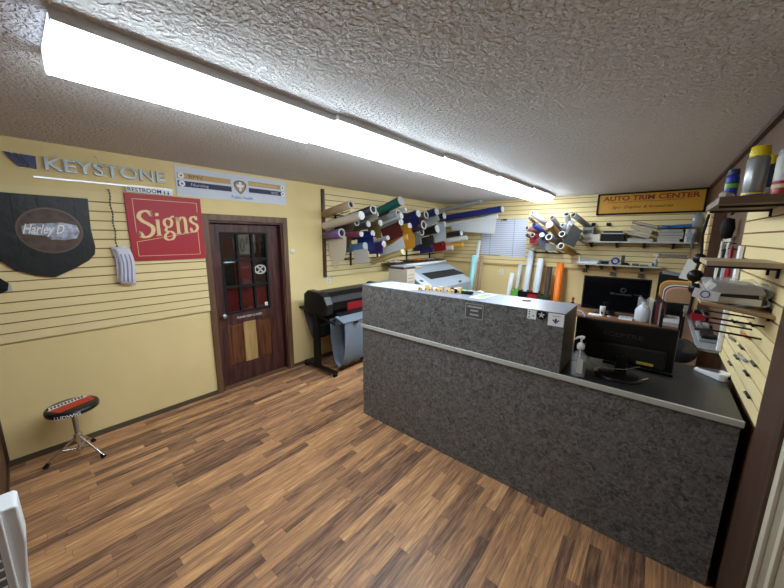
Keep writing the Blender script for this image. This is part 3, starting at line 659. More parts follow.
LEFT_ROLLS=[
 ('tan kraft brown roll, topmost beside the dark trim strip', (0.04, 2.815, 2.059), (0.58, 2.815, 2.154), 0.051, (0.376, 0.27, 0.162), None, 2.785, 'ring'),
 ('cream white roll just under the tan one', (0.04, 2.822, 1.895), (0.75, 2.822, 2.014), 0.054, (0.617, 0.552, 0.479), None, 2.79, 'white'),
 ('purple roll lying low beside the dark trim strip', (0.04, 2.831, 1.764), (0.37, 2.831, 1.802), 0.058, (0.15, 0.08, 0.216), None, 2.796, 'ring'),
 ('short mauve red roll right of the purple roll', (0.04, 2.966, 1.761), (0.6, 2.966, 1.79), 0.037, (0.216, 0.034, 0.076), None, 2.944, 'white'),
 ('crumpled off-white roll with a long sheet hanging under the purple roll', (0.04, 2.882, 1.701), (0.38, 2.882, 1.737), 0.025, (0.68, 0.61, 0.515), [(0.04, 1.706), (0.427, 1.75), (0.412, 1.579), (0.368, 1.443), (0.264, 1.417), (0.22, 1.338), (0.145, 1.347), (0.053, 1.511)], 2.867, 'none'),
 ('black roll with a white end ring, behind the cream roll', (0.04, 3.091, 1.966), (0.7, 3.091, 2.106), 0.057, (0.013, 0.013, 0.014), None, 3.056, 'ring'),
 ('pale grey roll with sheet below the black one', (0.04, 3.254, 1.916), (0.62, 3.254, 2.061), 0.034, (0.413, 0.392, 0.371), [(0.228, 2.005), (0.63, 2.086), (0.666, 1.993), (0.247, 1.906)], 3.234, 'none'),
 ('taupe brown roll with open core and a hanging sheet', (0.04, 3.03, 1.908), (0.45, 3.03, 1.943), 0.046, (0.122, 0.089, 0.058), [(0.06, 1.958), (0.45, 1.936), (0.366, 1.723), (0.343, 1.6), (0.197, 1.582), (0.072, 1.706)], 3.003, 'ring'),
 ('grey green roll with white plug', (0.04, 3.201, 1.864), (0.5, 3.201, 1.928), 0.043, (0.098, 0.112, 0.089), None, 3.175, 'white'),
 ('olive brown roll with a square sheet hanging', (0.04, 3.392, 1.876), (0.55, 3.392, 1.948), 0.044, (0.15, 0.093, 0.025), [(0.319, 1.966), (0.565, 1.953), (0.603, 1.739), (0.358, 1.751)], 3.365, 'white'),
 ('navy blue roll with white plug and broad hanging sheet', (0.04, 3.29, 1.736), (0.5, 3.29, 1.801), 0.044, (0.008, 0.019, 0.141), [(0.213, 1.764), (0.535, 1.78), (0.572, 1.545), (0.23, 1.562)], 3.264, 'white'),
 ('light blue roll with white plug and white sheet under it', (0.04, 3.219, 1.572), (0.42, 3.219, 1.626), 0.053, (0.098, 0.223, 0.445), [(0.205, 1.563), (0.501, 1.594), (0.538, 1.401), (0.243, 1.362)], 3.187, 'white'),
 ('deep violet roll with sheet hanging to a straight edge', (0.04, 3.524, 1.587), (0.5, 3.524, 1.651), 0.046, (0.034, 0.016, 0.141), [(0.229, 1.616), (0.505, 1.652), (0.515, 1.514), (0.239, 1.495)], 3.496, 'white'),
 ('teal green roll pointing upwards', (0.04, 3.914, 2.147), (0.5, 3.914, 2.296), 0.072, (0.009, 0.138, 0.122), None, 3.871, 'white'),
 ('short black roll under the teal one', (0.04, 3.854, 2.067), (0.3, 3.854, 2.122), 0.039, (0.006, 0.006, 0.008), None, 3.83, 'none'),
 ('white roll tip showing between teal and grey rolls', (0.04, 3.964, 2.09), (0.55, 3.964, 2.171), 0.034, (0.672, 0.687, 0.672), None, 3.944, 'white'),
 ('slate grey roll with dark open core', (0.04, 3.868, 1.986), (0.5, 3.868, 2.1), 0.067, (0.195, 0.216, 0.231), [(0.154, 1.925), (0.504, 2.024), (0.505, 1.979), (0.176, 1.877)], 3.828, 'ring'),
 ('maroon roll with wide dark red sheet', (0.04, 3.92, 1.868), (0.5, 3.92, 1.983), 0.058, (0.089, 0.005, 0.012), [(0.125, 1.847), (0.498, 1.981), (0.58, 1.77), (0.212, 1.656)], 3.885, 'white'),
 ('white plastic roll tip above the maroon sheet', (0.04, 3.867, 1.96), (0.55, 3.867, 2.069), 0.048, (0.68, 0.68, 0.68), None, 3.839, 'white'),
 ('silver white roll with long slanted sheet under the maroon', (0.04, 3.706, 1.643), (0.42, 3.706, 1.738), 0.038, (0.552, 0.552, 0.565), [(0.265, 1.52), (0.729, 1.755), (0.788, 1.597), (0.307, 1.46)], 3.683, 'white'),
 ('pale yellow roll lowest under the silver sheet', (0.04, 3.788, 1.349), (0.66, 3.788, 1.539), 0.047, (0.672, 0.552, 0.254), None, 3.76, 'none'),
 ('mustard yellow roll with orange sheet and open white core', (0.04, 4.144, 1.657), (0.5, 4.144, 1.755), 0.061, (0.61, 0.262, 0.016), [(0.423, 1.913), (0.564, 1.896), (0.647, 1.724), (0.65, 1.599), (0.43, 1.529), (0.365, 1.657)], 4.108, 'ring'),
 ('dark yellow roll with white plug above the mustard one', (0.04, 4.179, 1.852), (0.48, 4.179, 1.93), 0.051, (0.604, 0.27, 0.021), None, 4.149, 'white'),
 ('dark navy roll with white plug and broad sheet', (0.04, 4.38, 2.039), (0.5, 4.38, 2.137), 0.062, (0.01, 0.018, 0.107), [(0.203, 2.155), (0.507, 2.127), (0.571, 1.981), (0.39, 1.87), (0.24, 1.938)], 4.343, 'white'),
 ('oxblood roll with large white end ring', (0.04, 4.548, 1.859), (0.5, 4.548, 1.957), 0.074, (0.034, 0.004, 0.008), None, 4.503, 'ring'),
 ('chocolate brown roll beside the navy sheet', (0.04, 4.615, 2.028), (0.5, 4.615, 2.126), 0.064, (0.054, 0.019, 0.013), None, 4.577, 'ring'),
 ('short navy roll near the far end with white plug', (0.04, 4.944, 2.106), (0.5, 4.944, 2.204), 0.067, (0.012, 0.019, 0.107), None, 4.904, 'white'),
 ('light grey roll with sheet below the short navy roll', (0.04, 5.001, 1.996), (0.5, 5.001, 2.094), 0.045, (0.445, 0.456, 0.479), [(0.259, 2.082), (0.504, 2.163), (0.56, 2.056), (0.308, 1.937)], 4.974, 'none'),
 ('black roll with bright white plug crossing the grey sheet', (0.04, 4.9, 1.789), (0.55, 4.9, 1.897), 0.072, (0.007, 0.007, 0.009), None, 4.857, 'white'),
 ('charcoal sheeted roll with a white hook shaped end', (0.04, 4.637, 1.778), (0.4, 4.637, 1.842), 0.066, (0.014, 0.014, 0.018), [(0.42, 1.738), (0.665, 1.79), (0.691, 1.624), (0.468, 1.55)], 4.598, 'ring'),
 ('mid grey roll with short sheet right of the mustard', (0.04, 4.533, 1.743), (0.4, 4.533, 1.806), 0.043, (0.181, 0.195, 0.202), [(0.334, 1.806), (0.46, 1.831), (0.485, 1.655), (0.371, 1.601)], 4.507, 'none'),
 ('small black roll with white plug near the upright', (0.04, 5.206, 2.059), (0.5, 5.206, 2.14), 0.058, (0.009, 0.009, 0.013), None, 5.171, 'white'),
 ('large silver grey roll with the widest hanging sheet by the upright', (0.04, 5.252, 1.899), (0.5, 5.252, 1.997), 0.047, (0.479, 0.515, 0.552), [(0.236, 1.851), (0.516, 2.014), (0.561, 1.703), (0.323, 1.644)], 5.224, 'none'),
 ('royal blue roll with low sheet', (0.04, 4.952, 1.543), (0.4, 4.952, 1.594), 0.057, (0.01, 0.023, 0.181), [(0.18, 1.533), (0.444, 1.595), (0.469, 1.488), (0.182, 1.44)], 4.918, 'none'),
 ('crimson red roll with low sheet by the upright', (0.04, 5.326, 1.554), (0.45, 5.326, 1.626), 0.06, (0.238, 0.01, 0.01), [(0.249, 1.584), (0.492, 1.665), (0.52, 1.515), (0.253, 1.468)], 5.29, 'none'),
 ('long grey roll topmost in the corner of the walls', (0.05, 5.75, 2.281), (0.959, 5.75, 2.425), 0.039, (0.392, 0.402, 0.413), None, 5.726, 'white'),
 ('long blue roll pointing out into the room with white ends', (0.05, 5.75, 2.122), (1.369, 5.75, 2.261), 0.058, (0.012, 0.023, 0.188), None, 5.715, 'white'),
 ('long white roll with a wide white sheet in front of the wall papers', (0.05, 5.78, 1.97), (1.282, 5.78, 2.143), 0.037, (0.672, 0.687, 0.701), [(0.336, 2.056), (1.28, 2.16), (1.256, 1.828), (0.678, 1.857), (0.366, 1.898)], 5.758, 'none'),
 ('short black roll in a white sleeve by the corner', (0.05, 5.6, 1.751), (0.655, 5.6, 1.836), 0.053, (0.016, 0.016, 0.018), None, 5.568, 'white'),
 ('white roll stub lying over the yellow one', (0.05, 5.6, 1.629), (0.765, 5.6, 1.742), 0.048, (0.687, 0.687, 0.672), None, 5.571, 'white'),
 ('yellow orange roll stub low in the corner', (0.05, 5.6, 1.539), (0.709, 5.6, 1.609), 0.043, (0.672, 0.314, 0.025), None, 5.574, 'none'),
 ('pinkish white roll end lowest in the corner', (0.05, 5.5, 1.498), (0.529, 5.5, 1.548), 0.049, (0.672, 0.578, 0.604), None, 5.471, 'white'),
]
BACK_ROLLS=[
 ('pale grey white roll, upper left of the back wall bunch', (2.14, 6.035, 1.942), (1.92, 5.655, 2.163), 0.046, (0.552, 0.552, 0.578), None, 0, 'white'),
 ('small brown roll end below the pale upper left roll', (1.979, 6.035, 1.927), (1.874, 5.695, 2.085), 0.025, (0.188, 0.102, 0.061), None, 0, 'ring'),
 ('slim navy roll with dark core', (2.157, 6.035, 1.755), (1.977, 5.625, 1.966), 0.042, (0.025, 0.032, 0.162), None, 0, 'dark'),
 ('dusty pink roll with white rim at the left of the bunch', (1.987, 6.035, 1.84), (1.853, 5.675, 1.919), 0.038, (0.305, 0.107, 0.117), None, 0, 'ring'),
 ('small dark grey roll under the pink one', (1.965, 6.035, 1.701), (1.857, 5.695, 1.802), 0.03, (0.068, 0.061, 0.068), None, 0, 'dark'),
 ('white ended roll with red vinyl', (2.029, 6.035, 1.736), (1.958, 5.655, 1.802), 0.038, (0.305, 0.025, 0.032), None, 0, 'white'),
 ('gold roll with big cream plug in the middle of the bunch', (2.297, 6.035, 1.773), (2.216, 5.625, 1.962), 0.057, (0.434, 0.246, 0.068), None, 0, 'white'),
 ('grey brown roll at the top middle of the bunch', (2.302, 6.035, 1.89), (2.23, 5.675, 2.081), 0.04, (0.216, 0.175, 0.181), None, 0, 'dark'),
 ('grey roll with open core low in the middle', (2.324, 6.035, 1.655), (2.226, 5.625, 1.771), 0.053, (0.107, 0.107, 0.117), None, 0, 'ring'),
 ('slate roll with white plug left of the open grey one', (2.102, 6.035, 1.651), (2.103, 5.675, 1.803), 0.041, (0.089, 0.098, 0.138), None, 0, 'white'),
 ('silver roll with round white end at the right of the gold one', (2.458, 6.035, 1.84), (2.387, 5.715, 1.962), 0.036, (0.468, 0.445, 0.434), None, 0, 'white'),
 ('black cored roll right of centre', (2.456, 6.035, 1.708), (2.406, 5.655, 1.819), 0.048, (0.156, 0.138, 0.138), None, 0, 'ring'),
 ('amber roll with large white ring lowest of the bunch', (2.52, 6.035, 1.51), (2.415, 5.625, 1.631), 0.052, (0.456, 0.238, 0.04), None, 0, 'ring'),
 ('grey roll standing steep with dark core, left of two', (2.478, 6.035, 1.79), (2.457, 5.575, 2.122), 0.042, (0.392, 0.392, 0.413), None, 0, 'dark'),
 ('grey roll with dark core leaning right, beside its steep twin', (2.723, 6.035, 1.919), (2.544, 5.625, 2.114), 0.042, (0.305, 0.287, 0.287), None, 0, 'dark'),
 ('silvery foil ended roll between the two grey ones', (2.406, 6.035, 1.757), (2.529, 5.625, 1.987), 0.047, (0.578, 0.591, 0.617), None, 0, 'white'),
 ('white oval ended roll over the black sheet', (2.644, 6.035, 1.727), (2.608, 5.625, 1.812), 0.046, (0.631, 0.631, 0.591), None, 0, 'white'),
]


# ------------------------------------------------------------------ rolls
def make_roll(spec, group, wallaxis):
    lab, A, B, r, col, flap, fy, st = spec
    if wallaxis == 'y' and st == 'white' and 'silvery' not in lab and 'oval' not in lab and 'cream' not in lab and 'white plug' not in lab: st = 'ring'
    A, B = Vector(A), Vector(B); d = (B-A).normalized()
    t = thing('vinyl_roll', lab, 'roll', A, group)
    body = MB().pipe(A, B, r, r*.72, 18) if st in ('ring', 'dark') else MB().cyl(A, B, r, n=18)
    obj('wound_vinyl', body, colmat(col, .42), t)
    if st == 'white':
        obj('end_plug', MB().cyl(B, B+d*.012, r*.96, n=18).cyl(B+d*.012, B+d*.018, r*.45, n=12), 'plug', t)
    elif st == 'ring':
        obj('core_ring', MB().pipe(B, B+d*.008, r*1.03, r*.74, 18), 'plug', t)
    if st in ('ring', 'dark'):
        obj('core', MB().cyl(A+d*.01, B-d*.015, r*.71, n=14), 'hole', t)  # near-black filler paints the shade inside the hollow roll end
    if flap and 'white sheet under' in lab: col = (.62, .58, .54)
    if flap:
        fl = MB(); n = len(flap); ys = [fy-.002, fy+.002]
        fl.prism(flap, 'y', fy-.0015, fy+.0015)
        obj('loose_sheet', fl, colmat(col, .42), t)
    return t
def sheet_part(t, pts, y, col):
    obj('loose_sheet', MB().prism(pts, 'y', y-.0015, y+.0015), colmat(col, .42), t)
for s in LEFT_ROLLS: make_roll(s, 'vinyl rolls on the left wall rack', 'x')
bk = [make_roll(s, 'vinyl rolls on the back wall rack', 'y') for s in BACK_ROLLS]
sheet_part(bk[16], [(2.557, 1.975), (2.691, 1.866), (2.606, 1.618), (2.443, 1.678)], 5.60, (.012, .010, .008))
sheet_part(bk[9], [(2.008, 1.753), (2.137, 1.82), (2.152, 1.572), (2.064, 1.569)], 5.775, (.08, .09, .13))
sheet_part(bk[8], [(2.138, 1.671), (2.302, 1.642), (2.304, 1.543), (2.157, 1.538)], 5.795, (.24, .23, .21))
sheet_part(bk[5], [(1.876, 1.769), (2.008, 1.753), (2.024, 1.661), (1.885, 1.658)], 5.775, (.40, .03, .05))
rk = thing('roll_rack', 'black metal rack of bars and arms holding the vinyl rolls on the left wall', 'rack', (.03, 4.4, 1.3))
for y in (3.02, 3.3, 3.9, 4.7, 5.48): obj('upright', MB().box((.0215, y-.012, 1.32), (.04, y+.012, 2.1 if y < 5.4 else 2.26)), 'metal', rk)
for z in (1.42, 1.62, 1.84, 2.05): obj('crossbar', MB().cyl((.05, 2.92, z), (.05, 5.6, z), .007, n=8), 'metal', rk)
am = 0
for y in (3.02, 3.3, 3.9, 4.7, 5.48):
    for z in (1.42, 1.62, 1.84, 2.05): obj('arm', MB().cyl((.04, y, z), (.34, y, z+.05), .006, n=8), 'metal', rk)
rk = thing('roll_rack', 'black metal rack under the bunch of rolls on the back wall', 'rack', (2.3, D-.03, 1.5))
obj('crossbar', MB().cyl((1.9, D-.035, 1.50), (2.62, D-.035, 1.50), .009, n=8).cyl((1.9, D-.035, 1.88), (2.62, D-.035, 1.88), .009, n=8), 'metal', rk)
for x in (1.95, 2.15, 2.35, 2.58): obj('arm', MB().cyl((x, D-.03, 1.50), (x-.03, D-.38, 1.56), .007, n=8), 'metal', rk)
# clutter shelf below the left rack
cs = thing('small_wire_shelf', 'low wire shelf with oddments under the vinyl rolls on the left wall', 'shelf', (.1, 4.9, 1.3))
obj('shelf_board', MB().box((.022, 4.0, 1.30), (.24, 5.7, 1.312)), 'brown', cs); obj('front_wire', MB().cyl((.24, 4.0, 1.33), (.24, 5.7, 1.33), .005, n=6), 'metal', cs)
for i, (y, c_, lab) in enumerate(((4.25, 'paper', 'white folded bundle on the low wire shelf, nearest the cream roll'), (4.6, 'brown', 'dark brown bundle on the low wire shelf'), (4.95, 'orange', 'orange folded scrap on the low wire shelf'), (5.3, 'lgrey', 'grey bundle at the far end of the low wire shelf'))):
    t = MB().sheet(lambda u, v: (.05+.16*u, y-.11+.22*v, 1.335+.012*math.sin(u*9+i)*math.cos(v*7)), 6, 8, .02)
    tag(obj('folded_scrap', t, c_), lab, 'scrap', 'scraps on the low wire shelf')

# ------------------------------------------------------------------ tall rolls standing by the back wall
def tall(name, lab, bx, by, tx, ty, tz, r, m_, r2=None, bz=.0):
    A, B = Vector((bx, by, bz)), Vector((tx, ty, tz)); t = thing(name, lab, 'roll', A, 'tall rolls standing at the back wall')
    obj('wound_vinyl', MB().pipe(A, B, r, r*.6, 18), m_, t); d = (B-A).normalized()
    obj('core', MB().cyl(A+d*.01, B-d*.01, r*.58, n=12), 'lgrey' if m_ != 'brown' else 'hole', t)  # brown roll gets the dark filler, painting the shade of its hollow
GW = mat('roll_grey_white', C(196, 200, 206), .5)
tall('standing_roll', 'thin white roll, leftmost and lowest of the tall rolls behind the counter', 1.55, 5.62, 1.64, 5.74, 1.13, .036, GW)
tall('standing_roll', 'thin grey roll second from the left of the tall rolls', 1.64, 5.78, 1.74, 5.86, 1.29, .032, mat('roll_grey', C(176, 180, 180), .5))
tall('standing_roll', 'tallest white roll leaning on the back wall', 1.84, 5.72, 1.89, 5.93, 1.57, .05, GW)
tall('standing_roll', 'thick white roll between the tallest white roll and the brown one', 2.02, 5.72, 2.07, 5.88, 1.40, .052, GW)
tall('standing_roll', 'dark brown roll tapering upward left of the orange roll', 2.23, 5.72, 2.22, 5.88, 1.27, .045, 'brown')
tall('standing_roll', 'bright orange roll, rightmost of the tall rolls', 2.39, 5.75, 2.38, 5.88, 1.34, .055, 'orange')
tall('standing_roll', 'narrow white roll behind the large printer in the corner', .80, 5.75, .92, 5.86, 1.69, .03, GW)
tall('standing_roll', 'pale teal roll beside the narrow white roll in the corner', .86, 5.55, .93, 5.66, 1.42, .045, 'teal')
tall('standing_roll', 'brown cardboard tube standing right of the teal roll', 1.02, 5.62, 1.06, 5.70, 1.41, .035, 'tube')
for (x0, x1, m_, lab) in ((1.69, 1.80, 'green', 'light green bin, leftmost at the foot of the tall rolls'), (1.81, 1.95, 'black', 'black bin around the tallest white roll'), (1.97, 2.13, 'red', 'red and black bin around the thick white roll'), (2.16, 2.30, 'dgreen', 'dark green bin around the brown roll')):
    t = thing('tall_bin', lab, 'bin', ((x0+x1)/2, 5.72, 0), 'bins holding tall rolls'); z1 = .84 if m_ != 'dgreen' else .80
    w = MB(); q = .006
    w.box((x0, 5.62, 0), (x1, 5.62+q, z1)); w.box((x0, 5.80-q, 0), (x1, 5.80, z1)); w.box((x0, 5.62+q, 0), (x0+q, 5.80-q, z1)); w.box((x1-q, 5.62+q, 0), (x1, 5.80-q, z1)); w.box((x0, 5.62, 0), (x1, 5.80, q))
    obj('bin_wall', w, m_, t); obj('rim', MB().box((x0-.004, 5.614, z1-.03), (x1+.004, 5.62, z1)), 'black' if m_ == 'red' else m_, t)
# ------------------------------------------------------------------ large printer left of the counter
pr = thing('wide_printer', 'large pale grey wide format printer with sloped lid and black window', 'printer', (.7, 4.6, 0))
prof = [(.30,.70),(.97,.70),(.99,.95),(.95,1.0),(.52,1.24),(.36,1.26),(.30,1.22)]
obj('body', MB().prism(prof, 'y', 4.02, 5.46), mat('printer_grey', C(158, 168, 180), .4), pr, bevel=.01)
obj('stand', MB().box((.34, 4.1, 0), (.90, 4.2, .70)).box((.34, 5.3, 0), (.90, 5.4, .70)).box((.5, 4.2, .2), (.6, 5.3, .28)), 'grey', pr)
nrm = Vector((.24, 0, .43)).normalized(); sl = Vector((.43, 0, -.24)).normalized()
def onlid(s, y, h=0): return tuple(Vector((.52, y, 1.24))+sl*s+nrm*h)
wn = MB().add([onlid(.16, 4.28, .003), onlid(.34, 4.34, .003), onlid(.34, 5.50, .003), onlid(.16, 5.35, .003), onlid(.16, 4.28, -.002), onlid(.34, 4.34, -.002), onlid(.34, 5.50, -.002), onlid(.16, 5.35, -.002)], [(0,1,2,3),(4,7,6,5),(0,4,5,1),(1,5,6,2),(2,6,7,3),(3,7,4,0)])
obj('window', wn, mat('window_smoke', (.012, .012, .013), .6), pr)
obj('badge', MB().box((.975, 5.0, .97), (.983, 5.08, 1.0)), 'dgrey', pr)
obj('control_panel', MB().prism([(.50,1.245),(.96,.99),(.985,1.0),(.52,1.262)], 'y', 3.945, 4.15), mat('panel_pale', C(196, 204, 214), .4), pr)
obj('panel_display', MB().add([(.80,4.0,1.104),(.86,4.0,1.071),(.86,4.08,1.071),(.80,4.08,1.104)], [(0,1,2,3)]), 'dgrey', pr)
pb = thing('cardboard_box', 'beige box with printed lines standing left of the grey printer', 'box', (.6, 3.6, 0))
obj('carton', MB().box((.50, 3.64, .70), (.86, 3.83, 1.285)), 'cream', pb, bevel=.004)
pl_ = MB()
for i in range(3): pl_.box((.861, 3.66, 1.10+i*.05), (.8615, 3.80, 1.112+i*.05))
obj('print', pl_, mat('faded_print', C(176, 140, 120), .7), pb)
tag(obj('side_table', MB().box((.45, 3.97-.37, .67), (.93, 3.94, .70)).box((.85, 3.62, 0), (.89, 3.66, .67)).box((.85, 3.88, 0), (.89, 3.92, .67)).box((.66, 3.88, 0), (.70, 3.92, .67)).box((.78, 3.62, 0), (.82, 3.66, .67)), 'wood'), 'plain table under the beige box beside the printer', 'table')
for i, (z, m_, lab) in enumerate(((1.286, 'dgrey', 'dark flat folder under the maroon one on the beige box'), (1.301, mat('maroon_pad', C(96, 50, 60), .5), 'maroon flat folder on the beige box'), (1.316, 'lgrey', 'grey sheets topmost on the beige box'))):
    tag(obj('flat_folder', MB().box((.52+.01*i, 3.64, z), (.80, 3.93-.02*i, z+.013)), m_), lab, 'folder', 'folders on the beige box')
tag(obj('paper_tube', MB().pipe((.42, 4.15, 1.285), (.40, 5.5, 1.285), .025, .016), 'white'), 'white paper tube lying along the top of the grey printer', 'tube')
t = MB(); 
for i in range(9): t.lathe([(0, -.014), (.012, -.006), (.014, .006), (0, .016)], (.55+.02*(i % 3), 4.16+.03*i, 1.262), 8)
tag(obj('ribbon_bow', t, 'gold'), 'small tan and yellow trinket on top of the printer lid', 'trinket')

# ------------------------------------------------------------------ reception counter
YC = 2.065; ZT = 1.317; ZS = .937
ct = thing('service_counter', 'long dark slate laminate reception counter with raised left part and pale edge band', 'counter', (2.8, 2.2, 0))
obj('front_panel', MB().box((1.53, YC, 0), (4.015, YC+.03, ZS-.024)), 'lam', ct)
obj('side_panel', MB().box((1.53, YC+.03, 0), (1.56, 2.44, ZS-.024)), 'lam', ct)
obj('side_panel', MB().box((3.985, YC+.03, 0), (4.015, 2.76, ZS-.024)), 'matte', ct)
obj('desk_top', MB().box((1.54, YC, ZS-.024), (4.018, 2.79, ZS)), mat('desk_top_slate', (.022, .023, .025), .3, bump=.08, bscale=40), ct)
obj('edge_band', MB().box((1.515, YC-.016, ZS-.03), (4.022, YC, ZS)), 'band', ct, bevel=.001)
obj('riser', MB().box((1.53, YC-.001, ZS), (3.243, 2.435, ZT-.004)), 'lam', ct)
obj('riser_top', MB().box((1.528, YC-.004, ZT-.004), (3.246, 2.438, ZT)), mat('riser_top_slate_sheen', C(120, 126, 138), .3, bump=.08, bscale=40), ct)  # slate colour lightened toward blue to paint in the sheen of the top
obj('shelf_inside', MB().box((1.56, 2.2, .4), (3.98, 2.72, .42)), 'matte', ct)
# stickers and card on the riser front
EX = Vector((1,0,0)); YS = YC-.002
def sq(name, lab, cat, x0, z0, x1, z1, m_, gr=None):
    t = thing(name, lab, cat, ((x0+x1)/2, YS, z0), gr); obj('backing', MB().box((x0, YS-.001, z0), (x1, YS, z1)), m_, t); return t
t = thing('counter_notice', 'small framed dark notice with silver lines on the counter front', 'notice', (2.66, YS, 1.18))
obj('backing', MB().box((2.595, YS-.002, 1.185), (2.735, YS, 1.295)), mat('notice_dark', (.07, .07, .07), .4), t)
b_ = MB()
for (x0, z0, x1, z1) in ((2.597,1.187,2.733,1.19),(2.597,1.29,2.733,1.293),(2.597,1.187,2.600,1.293),(2.730,1.187,2.733,1.293)): b_.box((x0, YS-.0035, z0), (x1, YS-.002, z1))
obj('silver_frame', b_, 'silver', t)
b_ = MB()
for (zc, hw) in ((1.272, .052), (1.245, .028), (1.215, .032)):
    x = 2.665-hw
    while x < 2.665+hw: b_.box((x, YS-.003, zc-.006), (x+.007, YS-.002, zc+.006)); x += .010
obj('line_of_letters', b_, 'silver', t)
t = sq('sticker', 'white card sticker with small dots left of the star badge on the counter front', 'sticker', 3.028, 1.253, 3.082, 1.312, 'paper')
d_ = MB()
for (x, z) in ((3.04,1.30),(3.04,1.285),(3.04,1.265),(3.065,1.275)): d_.box((x-.004, YS-.0016, z-.004), (x+.004, YS-.001, z+.004))
obj('print', d_, 'navy', t)
t = thing('star_badge', 'round black badge with a star on the counter front', 'sticker', (3.113, YS, 1.255))
disc = MB(); disc.prism([(3.113+.03*math.cos(k*PI/12), 1.288+.03*math.sin(k*PI/12)) for k in range(24)], 'y', YS-.0015, YS)
obj('disc', disc, 'matte', t)
s5 = [(3.113+(.022 if k % 2 == 0 else .009)*math.sin(k*PI/5), 1.288+(.022 if k % 2 == 0 else .009)*math.cos(k*PI/5)) for k in range(10)]
obj('star', MB().prism(s5, 'y', YS-.0025, YS-.0015), 'silver', t)
t = sq('sticker', 'square white sticker with a navy lily emblem at the right end of the counter front', 'sticker', 3.152, 1.232, 3.240, 1.310, 'paper')
fl = MB(); cx, cz = 3.196, 1.262
fl.prism([(cx, cz+.022), (cx+.007, cz+.008), (cx+.004, cz-.004), (cx-.004, cz-.004), (cx-.007, cz+.008)], 'y', YS-.002, YS-.001)
for s_ in (-1, 1): fl.prism([(cx+s_*.004, cz-.004), (cx+s_*.010, cz+.008), (cx+s_*.018, cz+.010), (cx+s_*.020, cz+.002), (cx+s_*.015, cz+.003), (cx+s_*.010, cz-.004)], 'y', YS-.002, YS-.001)
fl.box((cx-.012, YS-.002, cz-.008), (cx+.012, YS-.001, cz-.005)); fl.prism([(cx-.004, cz-.008), (cx+.004, cz-.008), (cx, cz-.02)], 'y', YS-.002, YS-.001)
fl.box((cx-.022, YS-.0016, cz+.030), (cx+.022, YS-.001, cz+.032))
obj('lily_emblem', fl, 'navy', t)
# things on the riser top
t = thing('large_sheet', 'large white printed sheet lying on the left end of the counter top', 'paper', (1.85, 2.2, ZT))
obj('sheet', MB().add([(1.60,2.09,ZT+.001),(2.05,2.10,ZT+.001),(2.22,2.36,ZT+.001),(1.64,2.36,ZT+.001),(1.60,2.09,ZT+.003),(2.05,2.10,ZT+.003),(2.22,2.36,ZT+.003),(1.64,2.36,ZT+.003)], [(0,3,2,1),(4,5,6,7),(0,1,5,4),(1,2,6,5),(2,3,7,6),(3,0,4,7)]), mat('sheet_white', C(226, 236, 240), .6), t)
p_ = MB()
for i in range(6): p_.box((1.70, 2.13+i*.035, ZT+.003), (1.98+.02*i, 2.136+i*.035, ZT+.0034))
obj('faint_print', p_, 'teal', t)
for i in range(8):
    x = 2.10+i*.046; y = 2.16+.018*(i % 2)+.01*i
    labs = ['pale wooden block nearest the large white sheet on the counter', 'second pale wooden block from the white sheet, set back a little', 'third pale wooden block from the white sheet', 'fourth pale wooden block from the white sheet, in the middle of the row', 'fifth pale wooden block from the white sheet', 'sixth pale wooden block, third from the white cable', 'pale wooden block second from the white cable', 'pale wooden block at the cable end of the row'][i]
    t = thing('wooden_block', labs, 'block', (x, y, ZT), 'pale wooden blocks on the counter')
    h = .028+.010*((i*5) % 3)
    obj('block', MB().box((x, y, ZT), (x+.036, y+.018, ZT+h)), mat('pale_block', C(226, 188, 128), .6), t, bevel=.003)
    obj('carved_mark', MB().box((x+.010, y-.0008, ZT+.008), (x+.022, y, ZT+.018)), 'brown', t)
for (x, y, m_, lab) in ((2.36, 2.24, 'brown', 'dark brown bead ball behind the wooden blocks'), (2.41, 2.20, 'matte', 'black bead ball at the right end of the wooden blocks')):
    tag(obj('bead_ball', MB().lathe([(0, 0), (.012, .004), (.019, .016), (.016, .03), (0, .038)], (x, y+.04, ZT), 12), m_), lab, 'ornament')
cb = [(2.44+.16*math.cos(a_*.35)*(1-a_*.02), 2.33+.07*math.sin(a_*.7), ZT+.006+.008*math.sin(a_)**2) for a_ in range(14)]
tag(obj('coiled_cable', MB().tube(cb, .006, 6), 'white'), 'white cable looped on the counter top', 'cable')
t = thing('handheld_device', 'black and green handheld device lying among the white cable', 'device', (2.48, 2.27, ZT))
obj('body', MB().box((2.43, 2.25, ZT+.0005), (2.54, 2.30, ZT+.025)), 'matte', t, bevel=.005); obj('green_panel', MB().box((2.44, 2.255, ZT+.025), (2.49, 2.295, ZT+.028)), 'green', t)
t = thing('green_card', 'white card printed with a green block on the counter top', 'card', (2.62, 2.33, ZT))
def q4(pts, z0, z1): return MB().prism(pts, 'z', z0, z1)
obj('card', q4([(2.575,2.15),(2.685,2.15),(2.69,2.40),(2.60,2.40)], ZT+.0005, ZT+.002), 'paper', t)
obj('green_print', q4([(2.60,2.19),(2.668,2.19),(2.672,2.35),(2.615,2.35)], ZT+.002, ZT+.0025), mat('print_green', C(120, 160, 84), .6), t)
obj('dark_print', q4([(2.625,2.30),(2.65,2.30),(2.655,2.38),(2.635,2.38)], ZT+.0025, ZT+.0028), 'dgreen', t)
t = thing('pen', 'thin red pen lying on the counter top', 'pen', (2.95, 2.3, ZT))
obj('barrel', MB().cyl((2.92, 2.29, ZT+.004), (2.97, 2.31, ZT+.004), .004, n=8), 'red', t); obj('tip', MB().cyl((2.97, 2.31, ZT+.004), (2.978, 2.313, ZT+.004), .003, .001, n=8), 'steel', t)
